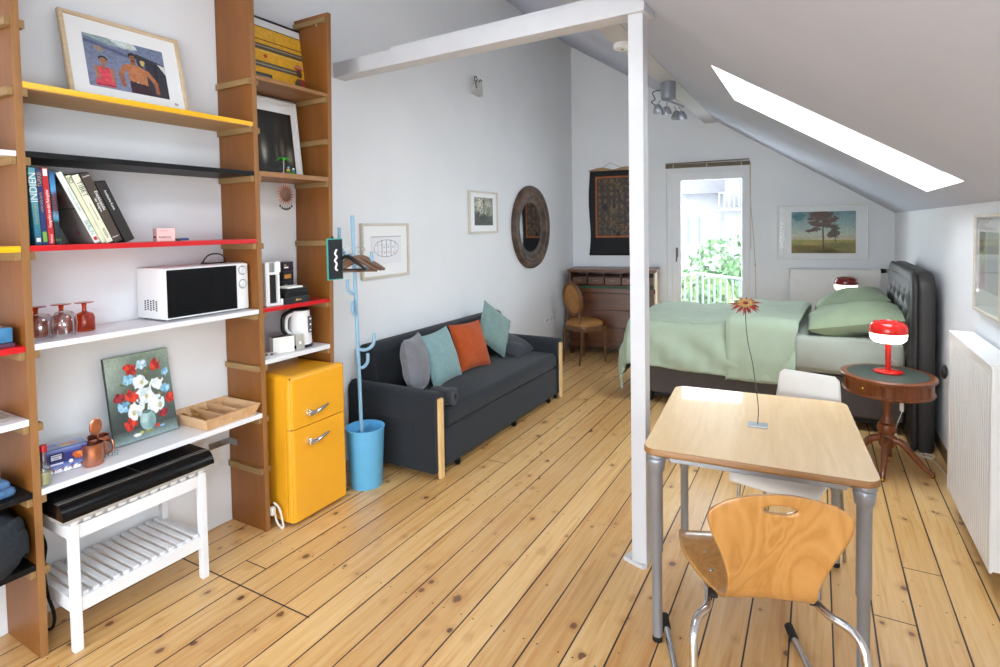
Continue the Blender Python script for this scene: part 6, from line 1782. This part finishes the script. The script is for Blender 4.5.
# ------------------------------------------------------------------ outside the balcony door
t = thing('balcony_railing', 'white metal balcony railing outside the glass door', 'railing', (-1.2, 8.2, 0))
pA, pB, LA = Vector((-1.46, 8.17, 0)), Vector((-.70, 7.62, 0)), Vector((-1.75, 7.45, 0))
zt = .885
MB().tube([LA+Vector((0, 0, zt)), pA+Vector((-.02, -.03, zt)), pA+Vector((.03, -.02, zt)), pB+Vector((0, 0, zt-.02))], .020, 10, smooth=4).build('handrail', M['railwhite'], t, world=True)
MB().tube([LA+Vector((0, 0, .10)), pA+Vector((0, 0, .10)), pB+Vector((0, 0, .10))], .012, 8).build('bottom_rail', M['railwhite'], t, world=True)
for k in range(10):
    p_ = pA.lerp(pB, k/9)
    MB().box((p_.x-.012, p_.y-.012, .02), (p_.x+.012, p_.y+.012, zt), .002).build('baluster', M['railwhite'], t, world=True)
for k in range(1, 6):
    p_ = pA.lerp(LA, k/5.2)
    MB().box((p_.x-.012, p_.y-.012, .02), (p_.x+.012, p_.y+.012, zt), .002).build('baluster', M['railwhite'], t, world=True)
struct(MB().box((-2.2, .30, -.14), (4.2, 1.40, -.0)).xform(TB).build('balcony_floor', mat('balcony_concrete', 'b4b2ac', .9)))
def tree(label, loc, rx, rz, z0, m, seed, n=3000, ls=.20):
    g = thing('tree', label, 'tree', loc, 0, 'trees outside the balcony door')
    r = np.random.RandomState(seed)
    V = []; F = []
    lobes = [(r.uniform(-.6, .6)*rx, r.uniform(-.6, .6)*rx, r.uniform(-.6, .6)*rz, r.uniform(.35, .6)) for _ in range(16)]
    for k in range(n):
        lx, ly, lz, lr = lobes[k % len(lobes)]
        d = r.randn(3); d /= np.linalg.norm(d)
        rad = r.uniform(.6, 1.0)**.5*lr
        c = np.array([lx+d[0]*rad*rx, ly+d[1]*rad*rx, z0+lz+d[2]*rad*rz*.8])
        a_ = r.randn(3); a_ /= np.linalg.norm(a_); b_ = np.cross(a_, r.randn(3)); b_ /= np.linalg.norm(b_)
        s_ = ls*r.uniform(.5, 1)
        b = len(V)
        V += [tuple(c-a_*s_*.5), tuple(c+b_*s_*.25), tuple(c+a_*s_*.5), tuple(c-b_*s_*.25)]
        F.append((b, b+1, b+2, b+3))
    MB().add(V, F, 0, False).build('foliage', m, g, fixn=False)
    mb = MB().tube([(0, 0, -9-loc[2]), (.1, .1, z0-rz), (0, 0, z0)], [.3, .2, .08], 10, smooth=4)
    for q in range(5):
        an = q*1.3
        mb.tube([(0, 0, z0-rz*.7), (rx*.3*math.cos(an), rx*.3*math.sin(an), z0-rz*.1), (rx*.55*math.cos(an), rx*.55*math.sin(an), z0+rz*.3)], [.1, .06, .02], 6, smooth=3)
    mb.build('trunk', M['bark'], g)
tree('leafy green tree at the left behind the balcony railing', (-2.9, 14.5, 0), 1.9, 1.8, -.45, M['leafg'], 1, 9000, .26)
tree('yellowish green tree nearest the balcony railing, low on the right', (-1.45, 11.0, 0), 1.2, 1.2, -.55, M['leafg2'], 2, 7000, .20)
tree('green tree furthest out, behind the two trees nearer the railing', (-2.3, 19.0, 0), 2.4, 2.2, -1.0, M['leafg'], 3, 9000, .32)
t = thing('house', 'pale house with grey tiled roofs beyond the trees', 'house', (-6.8, 36, -9))
MB().box((-12, 0, 0), (14, 10, 12.6)).build('wall', M['house'], t)
MB().prism([(-.8, 12.4), (10.8, 12.4), (5, 17.5)], 'x', -12.8, 14.8).build('roof', M['roof'], t)
MB().box((2.2, -1.6, 9.5), (9.5, .2, 14.2)).build('wing', M['house'], t)
MB().prism([(-2.0, 14.1), (3.2, 14.1), (1.2, 16.6)], 'x', 1.9, 9.8).build('wing_roof', M['roof'], t)
MB().box((1.0, 2.0, 14), (1.9, 2.9, 18)).build('chimney', mat('chimney_blue', '4c5864', .8), t)
M['hwin'] = mat('house_window_glass', '3c464c', .2)
for xx in (-9, -6.5, -4, -1.2, -.2): MB().box((xx, -.06, 9.3), (xx+.75, .02, 11.0), .02).build('window', M['hwin'], t)
for xx in (3, 4.6, 6.4): MB().box((xx, -1.66, 12.2), (xx+1.1, -1.58, 13.6), .02).build('window', M['hwin'], t)
mb = MB().box((2.0, -2.6, 11.3), (9.6, -1.6, 11.45))
for k in range(30): mb.box((2.0+.26*k, -2.6, 11.4), (2.06+.26*k, -2.54, 12.3))
mb.box((2.0, -2.62, 12.25), (9.6, -2.54, 12.35)).build('balcony', M['house'], t)
